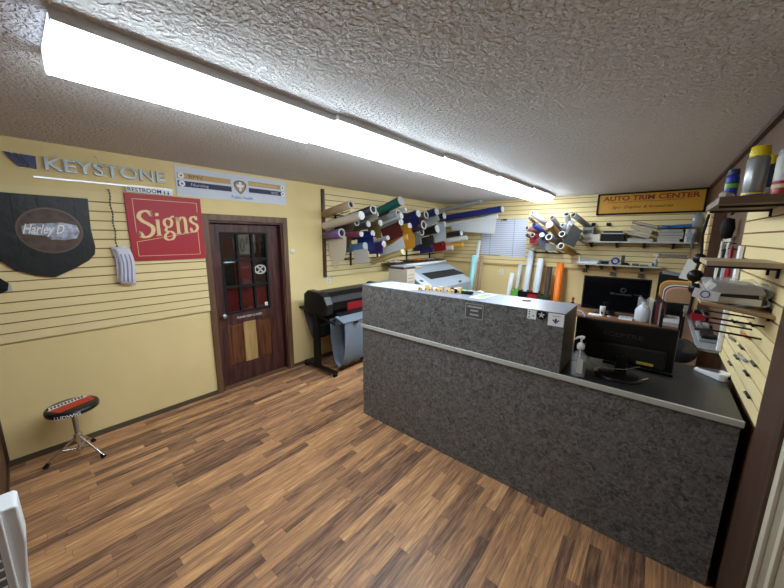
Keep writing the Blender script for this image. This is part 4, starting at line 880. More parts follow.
# sanitizer
t = thing('sanitizer_bottle', 'clear pump bottle of hand sanitizer on the desk beside the raised counter', 'bottle', (3.335, 2.11, ZS)); c = (3.335, 2.115, ZS)
obj('bottle', MB().lathe([(.0, .0005), (.036, .0005), (.039, .006), (.039, .11), (.036, .135), (.022, .155), (.014, .162), (.014, .175), (0, .175)], c, 24), frosted('bottle_clear', (.62, .64, .68), .22), t)
obj('gel', MB().lathe([(0, .004), (.035, .004), (.037, .01), (.037, .085), (0, .085)], c, 24), frosted('gel_clear', (.36, .37, .46), .42), t)
obj('label', MB().box((c[0]-.004, c[1]-.0405, ZS+.03), (c[0]+.026, c[1]-.0395, ZS+.12)), frosted('label_frost', (.6, .62, .62), .55), t)
obj('pump', MB().lathe([(.0, .170), (.019, .170), (.021, .178), (.021, .196), (.014, .206), (.006, .210), (.006, .235), (0, .235)], c, 16).tube([(c[0]+.014, c[1], ZS+.240), (c[0], c[1], ZS+.243), (c[0]-.02, c[1]-.004, ZS+.238), (c[0]-.034, c[1]-.008, ZS+.225)], [.011, .011, .007, .005], 8).cyl((c[0], c[1], ZS+.08), (c[0], c[1], ZS+.17), .003, n=6), 'white', t)
# monitor seen from the back
t = thing('monitor', 'black monitor seen from its back standing on the low desk', 'monitor', (3.53, 2.4, ZS))
rot = Matrix.Rotation(math.radians(2), 3, 'Z')
def rb(mb, a_, b__): return mb.box(a_, b__, rot, (3.53, 2.40, 1.1))
obj('casing', rb(MB(), (3.258, 2.37, .985), (3.77, 2.40, 1.245)), mat('monitor_back', (.004, .004, .0045), .45, spec=.3), t, bevel=.008)
obj('screen', rb(MB(), (3.268, 2.40, 1.0), (3.76, 2.405, 1.235)), 'screen', t)
obj('back_bulge', rb(MB(), (3.33, 2.345, 1.00), (3.73, 2.37, 1.11)), 'matte', t, bevel=.008)
text('maker_lettering', 'SCEPTRE', (3.415, 2.3645, 1.155), (math.cos(.035), math.sin(.035), 0), EZ, .036, mat('letter_dark_grey', (.03, .03, .033), .3), t, .001, width=.20)
obj('serial_label', MB().box((3.325, 2.360, 1.07), (3.375, 2.362, 1.078)), 'lgrey', t)
obj('neck', MB().box((3.50, 2.31, .95), (3.56, 2.39, 1.05)), 'black', t, bevel=.004)
obj('foot', MB().lathe([(0, 0), (.115, 0), (.12, .006), (.10, .014), (0, .018)], (3.52, 2.27, ZS+.0005), 32), 'black', t)
obj('cable_port', MB().box((3.60, 2.342, 1.015), (3.68, 2.346, 1.03)), mat('port_gold', C(170, 150, 60), .4), t)
tag(obj('monitor_cable', MB().tube([(3.34, 2.36, 1.0), (3.38, 2.30, .97), (3.46, 2.28, .965), (3.55, 2.30, .975), (3.62, 2.335, 1.0)], .003, 6), 'grey'), 'thin grey cable looping behind the black monitor', 'cable')
t = thing('keyboard', 'black keyboard lying under the black monitor on the desk', 'keyboard', (3.62, 2.55, ZS))
obj('base', MB().box((3.42, 2.46, ZS), (3.78, 2.60, ZS+.015)), 'black', t, bevel=.003)
k_ = MB()
for i in range(14):
    for j in range(5): k_.box((3.43+i*.0245, 2.468+j*.025, ZS+.015), (3.451+i*.0245, 2.489+j*.025, ZS+.021))
kk = obj('keys', k_, 'dgrey', t); kk['kind'] = 'stuff'
t = thing('white_pen', 'short white stylus lying in front of the monitor foot', 'pen', (3.66, 2.3, ZS))
obj('barrel', MB().cyl((3.635, 2.275, ZS+.005), (3.665, 2.325, ZS+.005), .004, n=8), 'white', t); obj('tip', MB().cyl((3.635, 2.275, ZS+.005), (3.632, 2.27, ZS+.005), .003, .001, n=8), 'grey', t)
# card terminal: white wedge
t = thing('card_terminal', 'white wedge shaped card terminal on the right end of the desk', 'terminal', (3.96, 2.66, ZS))
wd_ = MB(); 
P0 = [(3.885,2.70),(3.90,2.735),(4.01,2.68),(4.045,2.62),(4.01,2.57),(3.985,2.575)]
n = len(P0); zt = [.014,.014,.04,.044,.044,.042]
wd_.add([(x, y, ZS+.0005) for x, y in P0]+[(x, y, ZS+zt[i]) for i, (x, y) in enumerate(P0)], [tuple(range(n))[::-1], tuple(range(n, 2*n))]+[(i, (i+1) % n, n+(i+1) % n, n+i) for i in range(n)])
obj('casing', wd_, 'white', t, bevel=.004)
obj('keypad', MB().add([(3.90,2.70,ZS+.0175),(3.91,2.725,ZS+.0175),(3.995,2.675,ZS+.0405),(3.98,2.60,ZS+.0435)], [(0,1,2,3)]), 'dgrey', t)
obj('round_button', MB().cyl((4.026, 2.592, ZS+.024), (4.029, 2.588, ZS+.024), .009), 'dgrey', t)
tag(obj('terminal_cable', MB().tube([(4.04, 2.61, ZS+.02), (4.045, 2.66, ZS+.03), (4.044, 2.74, ZS+.01), (4.043, 2.86, .85), (4.042, 2.9, .6)], .004, 6), 'matte'), 'thin black cable running from the card terminal down the wall', 'cable')
# office chair behind the desk
t = thing('office_chair', 'black glossy office chair behind the desk, top of its back showing', 'chair', (3.68, 3.3, 0))
obj('backrest', MB().lathe([(.0, -.03), (.07, -.026), (.09, -.01), (.09, .01), (.07, .026), (0, .03)], (3.835, 3.05, .955), 28, Matrix.Rotation(math.radians(78), 3, 'X')), mat('glossy_leather', (.02, .022, .026), .18), t)
obj('back_post', MB().box((3.78, 3.12, .45), (3.82, 3.14, .95)), 'black', t)
obj('seat', MB().box((3.48, 3.12, .44), (3.88, 3.48, .51)), 'matte', t, bevel=.03)
obj('column', MB().cyl((3.68, 3.3, .08), (3.68, 3.3, .44), .025), 'steel', t)
for k in range(5):
    a_ = 2*PI*k/5; l = obj('leg', MB().cyl((3.68, 3.3, .10), (3.68+.2*math.cos(a_), 3.3+.2*math.sin(a_), .06), .014, n=8), 'black', t)
    obj('caster', MB().cyl((3.68+.2*math.cos(a_)-.01, 3.3+.2*math.sin(a_), .025), (3.68+.2*math.cos(a_)+.01, 3.3+.2*math.sin(a_), .025), .024, n=12), 'matte', l)

# ------------------------------------------------------------------ back desk with television
t = thing('back_desk', 'brown wooden work desk along the back wall under the black television', 'desk', (3.3, 5.2, 0))
obj('desk_top', MB().box((2.6, 4.75, .72), (3.92, 5.55, .755)), 'wood', t, bevel=.005)
for (x, y) in ((2.63, 4.8), (2.63, 5.48), (3.85, 4.8), (3.85, 5.48)): obj('leg', MB().box((x, y, 0), (x+.04, y+.04, .72)), 'wood', t)
t = thing('television', 'large black television facing the room on the back desk', 'television', (3.2, 5.0, .755))
obj('casing', MB().box((2.875, 5.02, .80), (3.605, 5.06, 1.255)), 'black', t, bevel=.004)
obj('screen', MB().box((2.892, 5.016, .818), (3.588, 5.02, 1.238)), 'screen', t)
obj('foot', MB().box((3.05, 4.94, .756), (3.42, 5.14, .772)).box((3.2, 5.03, .77), (3.27, 5.05, .81)), 'black', t)
lg = mat('screen_grey_glow', (.03, .032, .036), .3)
em = MB(); em.pipe((3.33, 5.0155, 1.095), (3.33, 5.0145, 1.095), .032, .02, 20); em.box((3.19, 5.0145, 1.03), (3.24, 5.0155, 1.06)); em.box((3.25, 5.0145, 1.03), (3.42, 5.0155, 1.05)); em.box((3.44, 5.0145, 1.045), (3.53, 5.0155, 1.055))
obj('screen_picture', em, lg, t)
t = thing('tape_dispenser', 'white upright dispenser with dark slot on the back desk', 'dispenser', (3.15, 4.83, .755))
obj('body', MB().cyl((3.15, 4.85, .756), (3.15, 4.85, .83), .026, .028).cyl((3.15, 4.85, .84), (3.15, 4.85, .885), .032), 'white', t); obj('slot', MB().box((3.14, 4.818, .79), (3.16, 4.824, .82)), 'matte', t)
obj('base', MB().box((3.0, 4.8, .756), (3.12, 4.9, .768)), 'white', t)
t = thing('mouse', 'grey computer mouse on the back desk beside the dispenser', 'mouse', (3.24, 4.84, .755))
obj('shell', MB().lathe([(0, 0), (.028, 0), (.03, .01), (.018, .022), (0, .026)], (3.235, 4.84, .7555), 16), 'lgrey', t); obj('wheel', MB().cyl((3.23, 4.83, .779), (3.24, 4.83, .779), .004, n=8), 'matte', t)
tag(obj('desk_cable', MB().tube([(2.78, 4.85, .775), (2.86, 4.80, .80), (2.93, 4.77, .80), (2.97, 4.75, .76), (2.975, 4.745, .68)], .009, 8), mat('cable_blue_white', C(130, 160, 205), .5)), 'pale blue cable hanging over the edge of the back desk', 'cable')
t = thing('figurine', 'tiny red figurine on a black base at the left end of the back desk', 'figurine', (2.72, 4.95, .755))
obj('base', MB().cyl((2.74, 5.2, .756), (2.74, 5.2, .83), .025), 'matte', t); obj('figure', MB().lathe([(.0, 0), (.018, .01), (.012, .03), (.024, .05), (.014, .07), (0, .08)], (2.74, 5.2, .83), 10), mat('figure_red', C(150, 44, 40), .5), t)
t = thing('white_jug', 'white translucent jug wrapped in a plastic bag on the back desk', 'jug', (3.58, 4.62, .755))
obj('jug_body', MB().lathe([(0, 0), (.07, 0), (.078, .02), (.078, .14), (.05, .19), (.022, .21), (.022, .24), (0, .24)], (3.56, 4.86, .756), 18), mat('jug_milky', C(196, 200, 210), .4), t)
obj('bag_top', MB().sheet(lambda u, v: (3.50+.16*u, 4.83+.03*math.sin(u*8+v*3), .93+.12*v+.02*math.sin(u*11)), 10, 5, .001), 'bag', t)
t = thing('keyboard', 'white keyboard half hidden behind the monitor on the back desk', 'keyboard', (3.4, 4.85, .755)); obj('base', MB().box((3.33, 4.80, .756), (3.47, 4.98, .772)), 'white', t, bevel=.003)
k_ = MB(); [k_.box((3.338+i*.018, 4.81+j*.033, .772), (3.352+i*.018, 4.838+j*.033, .776)) for i in range(7) for j in range(5)]; obj('keys', k_, 'lgrey', t)['kind'] = 'stuff'
t = thing('binder', 'tall grey binder with dark red spine standing on the back desk', 'binder', (3.70, 4.70, .755))
rr = Matrix.Rotation(math.radians(-14), 3, 'Z')
obj('cover', MB().box((3.66, 4.78, .756), (3.675, 5.0, 1.03), rr).box((3.735, 4.78, .756), (3.75, 5.0, 1.03), rr), 'grey', t); obj('spine', MB().box((3.675, 4.79, .756), (3.735, 4.80, 1.03), rr), mat('spine_red', C(92, 22, 26), .5, var=.5, vscale=60), t)
t = thing('drawing_box', 'dark box behind the folders next to the television', 'box', (3.75, 5.3, .755)); obj('carton', MB().box((3.66, 5.1, .756), (3.93, 5.5, 1.32)), 'matte', t); obj('grey_flap', MB().box((3.69, 5.10, 1.32), (3.93, 5.46, 1.335), Matrix.Rotation(math.radians(8), 3, 'Y')), 'grey', t)
# folders in an upright sorter
t = thing('file_sorter', 'black wire file sorter stand holding the coloured folders', 'sorter', (3.83, 4.25, .0))
obj('tray', MB().box((3.67, 4.15, 1.12), (3.92, 4.55, 1.128)).box((3.665, 4.15, 1.12), (3.67, 4.55, 1.16)), 'metal', t)
obj('stand_leg', MB().box((3.72, 4.18, .0), (3.74, 4.2, 1.0)).box((3.88, 4.18, 0), (3.90, 4.2, 1.0)).box((3.72, 4.5, 0), (3.74, 4.52, 1.0)).box((3.88, 4.5, 0), (3.9, 4.52, 1.0)), 'metal', t)
for i, (cl, nm) in enumerate(((C(226,196,90),'yellow'), (C(206,110,60),'orange'), (C(206,130,90),'peach'), (C(70,140,70),'green'), (C(232,232,226),'white'), (C(120,40,60),'burgundy'), (C(222,170,170),'pink'), (C(178,140,104),'brown kraft'))):
    yy = 4.50-.045*i; x0 = 3.675+.008*i; x1 = 3.93
    arc = [(x0, 1.132)]+[(x0+.09*(1-math.cos(q*PI/12)), 1.25-.03*(i/8)+.07*math.sin(q*PI/12)-.02*i/8) for q in range(7)]+[(x1, 1.32-.05*i/8), (x1, 1.132)]
    t = thing('file_folder', nm+' file folder in the sorter by the right wall', 'folder', (3.82, yy, 1.132), 'coloured folders in the sorter')
    obj('card', MB().prism(arc, 'y', yy, yy+.012), mat('folder_'+nm.replace(' ', '_'), cl, .6), t)
for i, (z, x0, x1, m_, lab) in enumerate(((.756, 3.68, 3.9, 'lgrey', 'grey paper stack lowest under the folders'), (.80, 3.70, 3.9, 'paper', 'white paper stack upon the grey one under the folders'))):
    tag(obj('paper_stack', MB().box((x0, 4.80, z), (x1, 5.05, z+.04)), m_), lab, 'paper')

# ------------------------------------------------------------------ back wall: charts, sign, shelves
t = thing('pinned_chart', 'left printed chart of ruled lines pinned on the back wall', 'chart', (1.05, D-.022, 1.42), 'ruled charts on the back wall'); obj('sheet', MB().box((.87, D-.0235, 1.42), (1.27, D-.022, 2.09)), 'chart', t); obj('pin', MB().cyl((1.255, D-.03, 2.08), (1.255, D-.022, 2.08), .012), 'brown', t)
t = thing('pinned_chart', 'right printed chart of ruled lines, next to the bunch of rolls', 'chart', (1.5, D-.022, 1.42), 'ruled charts on the back wall'); obj('sheet', MB().box((1.275, D-.0245, 1.40), (1.745, D-.0225, 2.10)), 'chart', t); obj('clip', MB().box((1.28, D-.032, 2.07), (1.36, D-.024, 2.10)), 'brown', t)
YB = D-.0215
t = thing('trade_sign', 'long amber sign with black frame reading AUTO TRIM CENTER under the ceiling', 'sign', (3.4, YB, 2.12))
x0, x1, z0, z1 = 2.785, 4.03, 2.115, 2.432
obj('panel', MB().box((x0+.02, YB-.015, z0+.02), (x1-.02, YB, z1-.02)), mat('sign_amber', C(206, 150, 40), .45), t)
fr = MB(); fr.box((x0, YB-.028, z0), (x1, YB, z0+.022)); fr.box((x0, YB-.028, z1-.022), (x1, YB, z1)); fr.box((x0, YB-.028, z0), (x0+.022, YB, z1)); fr.box((x1-.022, YB-.028, z0), (x1, YB, z1))
obj('frame', fr, 'matte', t)
mred = mat('sign_maroon', C(140, 44, 24), .5)
text('lettering', 'AUTO TRIM CENTER', (2.86, YB-.0165, 2.322), EX, EZ, .095, mred, t, .001, width=1.10, bold=.028)
sf = MB(); 
for k in range(40):
    x = 2.92+k*.022
    sf.box((x, YB-.0163, 2.295-.004*math.sin(k*.3)), (x+.014, YB-.0155, 2.303-.004*math.sin(k*.3)))
obj('small_line', sf, 'brown', t)
text('script_lettering', 'Signs  Graphics  & Accessories', (2.98, YB-.0165, 2.205), EX, EZ, .062, 'brown', t, .001, width=.72, shear=.5)
def shelf(name, lab, x0, x1, z, dep, m_, brk):
    t = thing(name, lab, 'shelf', ((x0+x1)/2, YB, z), None)
    obj('board', MB().box((x0, YB-dep, z-.018), (x1, YB-.001, z)), m_, t, bevel=.002)
    for x in brk: obj('bracket', MB().prism([(YB-.001, z-.018), (YB-dep*.85, z-.018), (YB-dep*.85, z-.035), (YB-.001, z-.10)], 'x', x, x+.03), 'matte', t)
    return t
shelf('wall_shelf', 'upper grey shelf on the back wall, loaded with books and boxes', 2.63, 4.0, 1.712, .24, 'band', (2.76, 3.1, 3.43, 3.75))
shelf('wall_shelf', 'lower shelf on the back wall just above the television', 2.58, 3.68, 1.362, .24, 'band', (2.74, 2.93, 3.10, 3.44))
ZU = 1.7125; yb0, yb1 = YB-.20, YB-.02
def item(name, lab, cat, a_, b__, m_, grp=None, rot=None, extra=None):
    t = thing(name, lab, cat, ((a_[0]+b__[0])/2, (a_[1]+b__[1])/2, a_[2]), grp)
    obj('casing', MB().box(a_, b__, rot), m_, t, bevel=.002); 
    if extra: obj(extra[0], MB().box(extra[1], extra[2], rot, tuple((Vector(a_)+Vector(b__))/2)), extra[3], t)
    return t
item('carton', 'white carton at the left end of the upper shelf', 'box', (2.66, yb0, ZU), (2.90, yb1, ZU+.105), 'offw', None, None, ('printed_side', (2.66, yb0-.001, ZU+.02), (2.80, yb0, ZU+.06), 'lgrey'))
item('cassette_deck', 'grey machine with oval window standing on the white carton', 'machine', (2.655, yb0+.01, ZU+.101), (2.80, yb1, ZU+.215), 'grey', None, None, ('window', (2.675, yb0+.008, ZU+.125), (2.78, yb0+.010, ZU+.175), 'dgrey'))
item('black_case', 'long black machine case on the upper shelf', 'case', (2.91, yb0, ZU), (3.20, yb1, ZU+.125), 'matte', None, None, ('lid_edge', (2.91, yb0-.001, ZU+.11), (3.20, yb0, ZU+.125), 'lgrey'))
item('flat_box', 'dark flat box lying on the long black case', 'box', (2.93, yb0+.01, ZU+.126), (3.16, yb1, ZU+.155), 'brown')
def book(lab, x0, x1, z0, z1, cov, rot=0, y=yb0, name='book', grp='books and catalogues on the upper shelf'):
    t = thing(name, lab, 'book', ((x0+x1)/2, y+.08, z0), grp); R_ = Matrix.Rotation(math.radians(rot), 3, 'Y'); pv = ((x0+x1)/2, y, (z0+z1)/2)
    c_ = .0035
    obj('cover', MB().box((x0, y, z0), (x1, y+.17, z0+c_), R_, pv).box((x0, y, z1-c_), (x1, y+.17, z1), R_, pv).box((x0, y, z0+c_), (x0+c_, y+.17, z1-c_), R_, pv), cov, t)
    obj('pages', MB().box((x0+c_, y+.004, z0+c_), (x1-.004, y+.166, z1-c_), R_, pv), mat('page_edges', C(176, 168, 158), .8), t)
gb = mat('cover_grey', C(122, 118, 114), .5); 
book('flat grey catalogue lowest in the leaning heap', 3.24, 3.54, ZU+.001, ZU+.045, 'lgrey')
book('grey green catalogue tilted upon the flat one in the heap', 3.22, 3.50, ZU+.075, ZU+.12, gb, 14)
book('pale catalogue tilted steeper, second from the top of the heap', 3.26, 3.52, ZU+.15, ZU+.20, mat('cover_pale', C(168, 160, 154), .5), 20)
book('dark brown catalogue topmost of the leaning heap', 3.27, 3.58, ZU+.225, ZU+.26, 'brown', 15)
book('white book lowest in the flat pile', 3.58, 3.82, ZU+.001, ZU+.045, 'offw')
book('grey book with pale stripe second from below in the flat pile', 3.58, 3.85, ZU+.046, ZU+.09, gb)
book('purple grey book in the middle of the flat pile', 3.58, 3.85, ZU+.091, ZU+.135, mat('cover_mauve', C(112, 104, 112), .5))
book('slate book below the blue case in the flat pile', 3.60, 3.84, ZU+.136, ZU+.175, mat('cover_slate', C(78, 84, 92), .5))
t = thing('blue_case', 'bright blue flat case on top of the book pile', 'case', (3.72, YB-.1, ZU+.146)); R_ = Matrix.Rotation(math.radians(-4), 3, 'Y')
obj('shell', MB().box((3.60, yb0-.01, ZU+.195), (3.95, yb1, ZU+.235), R_), mat('case_blue', C(44, 104, 160), .4), t, bevel=.004); obj('handle', MB().box((3.66, yb0-.022, ZU+.205), (3.70, yb0-.01, ZU+.215), R_), 'black', t)
for i, (cl, lab) in enumerate(((C(206,206,204),'white ring binder standing right of the book pile'), (C(150,160,176),'pale blue binder standing between the white ones'), (C(214,210,200),'cream binder standing at the right end of the row'))):
    t = thing('ring_binder', lab, 'binder', (3.855+.03*i, YB-.1, ZU), 'standing binders on the upper shelf')
    obj('cover', MB().box((3.862+.03*i, yb0, ZU+.0005), (3.889+.03*i, yb1, ZU+.175)), colmat(tuple(round(q, 3) for q in cl), .5), t); obj('spine_label', MB().box((3.867+.03*i, yb0-.001, ZU+.08), (3.884+.03*i, yb0, ZU+.12)), 'lgrey', t)
ZL = 1.3625
t = item('document_holder', 'long white tray lying at the left of the lower shelf', 'tray', (2.63, yb0, ZL), (2.90, yb1, ZL+.03), 'white', None, None, ('divider', (2.64, yb0+.02, ZL+.03), (2.66, yb1-.02, ZL+.10), 'white'))
item('grey_bundle', 'grey paper bundle on top of the white tray', 'bundle', (2.665, yb0+.01, ZL+.031), (2.92, yb1-.02, ZL+.065), 'lgrey', None, Matrix.Rotation(math.radians(5), 3, 'Y'))
item('black_stapler', 'black stapler right of the white tray on the lower shelf', 'stapler', (2.95, yb0, ZL), (3.05, yb0+.05, ZL+.05), 'black', None, None, ('grey_arm', (2.96, yb0-.001, ZL+.05), (3.05, yb0+.04, ZL+.06), 'lgrey'))
t = thing('tape_roll', 'large blue roll of tape standing on the lower shelf', 'tape', (3.13, YB-.15, ZL)); obj('tape', MB().pipe((3.13, yb0+.0, ZL+.056), (3.13, yb0+.05, ZL+.056), .055, .028, 20), 'blue', t); obj('core', MB().pipe((3.13, yb0+.001, ZL+.056), (3.13, yb0+.049, ZL+.056), .0275, .022, 16), 'white', t)
t = thing('desk_phone', 'black upright phone handset in its cradle on the lower shelf', 'phone', (3.24, YB-.15, ZL)); obj('cradle', MB().prism([(3.20, ZL), (3.32, ZL), (3.29, ZL+.035), (3.21, ZL+.05)], 'y', yb0, yb0+.07), 'black', t); obj('handset', MB().box((3.20, yb0, ZL+.036), (3.245, yb0+.03, ZL+.145)), 'dgrey', t, bevel=.006)
item('brown_tray', 'low dark brown tray on the lower shelf right of the phone', 'tray', (3.34, yb0, ZL), (3.42, yb0+.08, ZL+.03), 'brown', None, None, ('rim', (3.34, yb0-.001, ZL+.02), (3.42, yb0, ZL+.03), 'tube'))
item('brown_tray', 'second dark tray nearer the spray bottle', 'tray', (3.43, yb0, ZL), (3.53, yb0+.08, ZL+.022), mat('tray_grey_brown', C(100, 84, 74), .6), None, None, ('rim', (3.43, yb0-.001, ZL+.014), (3.53, yb0, ZL+.022), 'grey'))
t = thing('spray_bottle', 'small clear spray bottle with white trigger at the right end of the lower shelf', 'bottle', (3.6, YB-.15, ZL)); obj('bottle', MB().lathe([(0, 0), (.03, 0), (.03, .07), (.012, .095), (.012, .11), (0, .11)], (3.60, yb0+.04, ZL), 16), mat('bottle_milky', C(190, 190, 186), .3), t); obj('trigger', MB().box((3.56, yb0+.03, ZL+.15), (3.62, yb0+.05, ZL+.175)).box((3.595, yb0+.035, ZL+.11), (3.606, yb0+.045, ZL+.15)), 'white', t); obj('red_blue_label', MB().box((3.567, yb0+.0, ZL+.01), (3.585, yb0+.012, ZL+.05)), 'blue', t)
for i, (x, z, m_, lab) in enumerate(((2.72, 1.25, 'matte', 'black plug hanging below the left end of the lower shelf'), (3.10, 1.22, 'dgrey', 'dark adapter with pale sockets hanging below the blue tape'), (3.45, 1.22, 'dgrey', 'dark adapter with pale sockets hanging below the spray bottle'))):
    t = thing('wall_adapter', lab, 'adapter', (x, D, z)); obj('body', MB().box((x-.03, D-.07, z-.04), (x+.03, D-.001, z+.01)), m_, t, bevel=.004)
    obj('sockets', MB().cyl((x-.014, D-.072, z-.015), (x-.014, D-.07, z-.015), .009, n=10).cyl((x+.014, D-.072, z-.015), (x+.014, D-.07, z-.015), .009, n=10), 'lgrey', t)
t = thing('wall_ruler', 'grey metal ruler hanging flat between the two shelves', 'ruler', (3.8, YB, 1.5)); obj('blade', MB().box((3.62, YB-.012, 1.50), (3.93, YB-.001, 1.545), Matrix.Rotation(math.radians(1), 3, 'Y')), 'steel', t); obj('hanger', MB().cyl((3.64, YB-.02, 1.535), (3.64, YB-.001, 1.535), .006, n=8), 'matte', t)
for x, lab in ((2.74, 'left black magnet clip above the upper shelf'), (2.94, 'right black magnet clip above the upper shelf')):
    t = thing('peg_clip', lab, 'clip', (x, YB, 1.97)); obj('clip_body', MB().box((x, YB-.03, 1.95), (x+.05, YB-.001, 2.0)), 'matte', t, bevel=.004)

# ------------------------------------------------------------------ right wall shelves and things
XR = W-.021
def rshelf(lab, near_y, far_y, x0, z, tilt, m_, th=.02):
    t = thing('bracket_shelf', lab, 'shelf', (XR, near_y, z))
    dz = tilt
    vs = [(x0, near_y, z), (XR-.001, near_y, z-dz), (XR-.001, far_y, z-dz), (x0, far_y, z)]
    obj('board', MB().add([(a_[0], a_[1], a_[2]-th) for a_ in vs]+vs, [(0,3,2,1),(4,5,6,7),(0,1,5,4),(1,2,6,5),(2,3,7,6),(3,0,4,7)]), m_, t, bevel=.002)
    for y in (near_y+.08, far_y-.08): obj('bracket', MB().cyl((x0+.01, y, z-th-.008), (XR, y, z-th-.008-dz), .006, n=8).cyl((XR-.004, y, z-.07), (XR-.004, y, z-th), .006, n=8), 'metal', t)
    return t
rshelf('top brown shelf on the right wall carrying the spray cans', 2.03, 2.55, 3.80, 1.945, 0, mat('shelf_brown', C(104, 82, 66), .5), .032)
rshelf('middle beige shelf on the right slatwall, empty board above the scanner', 2.03, 2.36, 3.797, 1.665, 0, mat('shelf_beige', C(178, 160, 130), .5), .022)
rshelf('lowest tan shelf on the right slatwall carrying the wrapped scanner', 2.02, 2.37, 3.80, 1.478, .035, mat('shelf_tan', C(176, 148, 112), .5), .014)
def can(lab, x, y, h, r, prof_m, cap_m, cap_h, bands):
    t = thing('spray_can', lab, 'can', (x, y, 1.9455), 'spray cans on the top shelf'); z = 1.9455
    obj('can_body', MB().lathe([(0, 0), (r-.002, 0), (r, .004), (r, h-.012), (r*.86, h), (0, h)], (x, y, z), 28), prof_m, t)
    obj('cap', MB().lathe([(0, h), (r*.90, h), (r*.92, h+.004), (r*.86, h+cap_h-.004), (r*.8, h+cap_h), (0, h+cap_h)], (x, y, z), 28), cap_m, t)
    for (z0, z1, m_) in bands: obj('label_band', MB().lathe([(r+.0006, z0), (r+.0008, z0+.001), (r+.0008, z1-.001), (r+.0006, z1)], (x, y, z), 28), m_, t)
can('blue and green spray can, smallest and leftmost on the top shelf', 3.862, 2.34, .125, .024, 'blue', 'navy', .03, ((.065, .085, 'green'), (.085, .097, 'navy')))
can('tall grey spray can with yellow cap, largest on the top shelf', 3.925, 2.25, .187, .037, mat('can_silver', C(150, 152, 152), .3, metal=.4), 'yel', .045, ((.004, .02, 'blue'), (.02, .028, 'yel')))
can('spray can with yellow cap half hidden behind the tall grey one', 3.985, 2.37, .165, .032, mat('can_blue_grey', C(60, 66, 96), .35), 'yel', .04, ((.03, .06, 'lgrey'),))
can('white and red can at the right end of the top shelf', 4.0, 2.18, .175, .0325, mat('can_white', C(210, 208, 204), .35), 'lgrey', .02, ((.004, .035, mat('can_red', C(160, 34, 36), .35)), (.036, .05, 'gold'), (.052, .065, 'red')))
# rolled rag bits on the shelf corner
tag(obj('paper_roll_end', MB().cyl((3.81, 2.06, 1.955), (3.85, 2.2, 1.959), .012, .016), 'offw'), 'off-white rolled scrap at the left corner of the top shelf', 'scrap')
# scanner wrapped in plastic on the lowest shelf
t = thing('wrapped_scanner', 'grey desktop scanner wrapped in clear plastic on the lowest shelf', 'scanner', (3.93, 2.4, 1.46))
sz = 1.468
obj('base', MB().box((3.835, 2.09, sz), (4.0, 2.34, sz+.03)), 'offw', t, bevel=.004)
obj('lid', MB().prism([(3.83, sz+.055), (3.85, sz+.085), (3.99, sz+.085), (4.005, sz+.06), (4.005, sz+.05), (3.83, sz+.045)], 'y', 2.08, 2.35), mat('scanner_grey', C(166, 160, 156), .4), t, bevel=.003)
obj('slot', MB().box((3.85, 2.10, sz+.03), (3.99, 2.32, sz+.048)), 'dgrey', t)
def wrap(u, v):
    a_ = u*2*PI; r1 = .098+.006*math.sin(a_*9+v*5); return (3.918+r1*max(-1, min(1, 1.3*math.cos(a_))), 2.07+.30*v, sz+.048+(.048+.005*math.sin(a_*7+v*9))*max(-1, min(1, 1.3*math.sin(a_))))
obj('plastic_wrap', MB().sheet(wrap, 40, 10, .0006), 'bag', t)
t = thing('printed_card', 'white card with a blue oval portrait leaning left of the scanner', 'card', (3.81, 2.3, 1.455))
R_ = Matrix.Rotation(math.radians(10), 3, 'Y')
obj('card', MB().box((3.772, 2.05, 1.485), (3.862, 2.054, 1.528), R_), 'paper', t); obj('blue_oval', MB().pipe((3.814, 2.0485, 1.508), (3.814, 2.0500, 1.508), .017, .013, 20), 'blue', t)
# hanging things between the shelves
t = thing('white_label_strip', 'white angled price strip hanging on the right slatwall', 'strip', (4.02, 2.9, 1.6))
obj('strip', MB().box((4.012, 2.93, 1.50), (4.028, 3.01, 1.72), Matrix.Rotation(math.radians(0), 3, 'X')), 'paper', t); obj('print', MB().box((4.0115, 2.94, 1.6), (4.012, 3.0, 1.64)), 'teal', t)
t = thing('power_strip', 'long white power strip fixed upright at the far edge of the right slatwall', 'power strip', (4.02, 3.0, 1.0))
obj('body', MB().box((4.01, 3.03, 1.0), (4.034, 3.075, 1.50)), 'white', t, bevel=.004)
for k in range(5): obj('outlet', MB().box((4.0085, 3.04, 1.06+k*.085), (4.01, 3.065, 1.09+k*.085)), 'lgrey', t)
cols = [('red', 3.30, 1.62, 'red looped cord hanging on the right wall'), ('lgrey', 3.45, 1.66, 'grey looped cord hanging on the right wall'), ('matte', 3.62, 1.60, 'black looped cord hanging on the right wall'), ('offw', 3.80, 1.66, 'off-white looped cord hanging on the right wall'), ('matte', 3.95, 1.52, 'black looped cord nearest the brown pilaster')]
for m_, y, z, lab in cols:
    t = thing('cable_coil', lab, 'cable', (4.03, y, z), 'cords hanging on the right wall')
    pts = [(4.02+.004*math.sin(k), y+.045*math.sin(k*.5), z-.08+.16*math.cos(k*.5)) for k in range(26)]
    obj('coil', MB().tube(pts, .010, 6), m_, t); obj('peg', MB().cyl((W, y, z+.07), (4.0, y, z+.075), .005, n=6), 'metal', t)
t = thing('brown_tool_board', 'beige cardboard template hanging on the right wall before the pilaster', 'template', (4.04, 3.7, 1.45)); obj('board', MB().box((4.035, 3.55, 1.30), (4.05, 3.95, 1.78)), 'cream', t); obj('dark_slot', MB().box((4.032, 3.72, 1.55), (4.035, 3.78, 1.72)), 'brown', t)
t = thing('black_pouch', 'black pouch hanging above the beige template', 'pouch', (4.03, 3.5, 1.82)); obj('pouch', MB().lathe([(0, -.10), (.03, -.09), (.042, -.02), (.03, .05), (0, .06)], (4.0, 3.5, 1.86), 14), 'matte', t); obj('strap', MB().tube([(4.01, 3.46, 1.94), (4.02, 3.5, 2.02), (4.01, 3.54, 1.94)], .006, 6), 'matte', t)
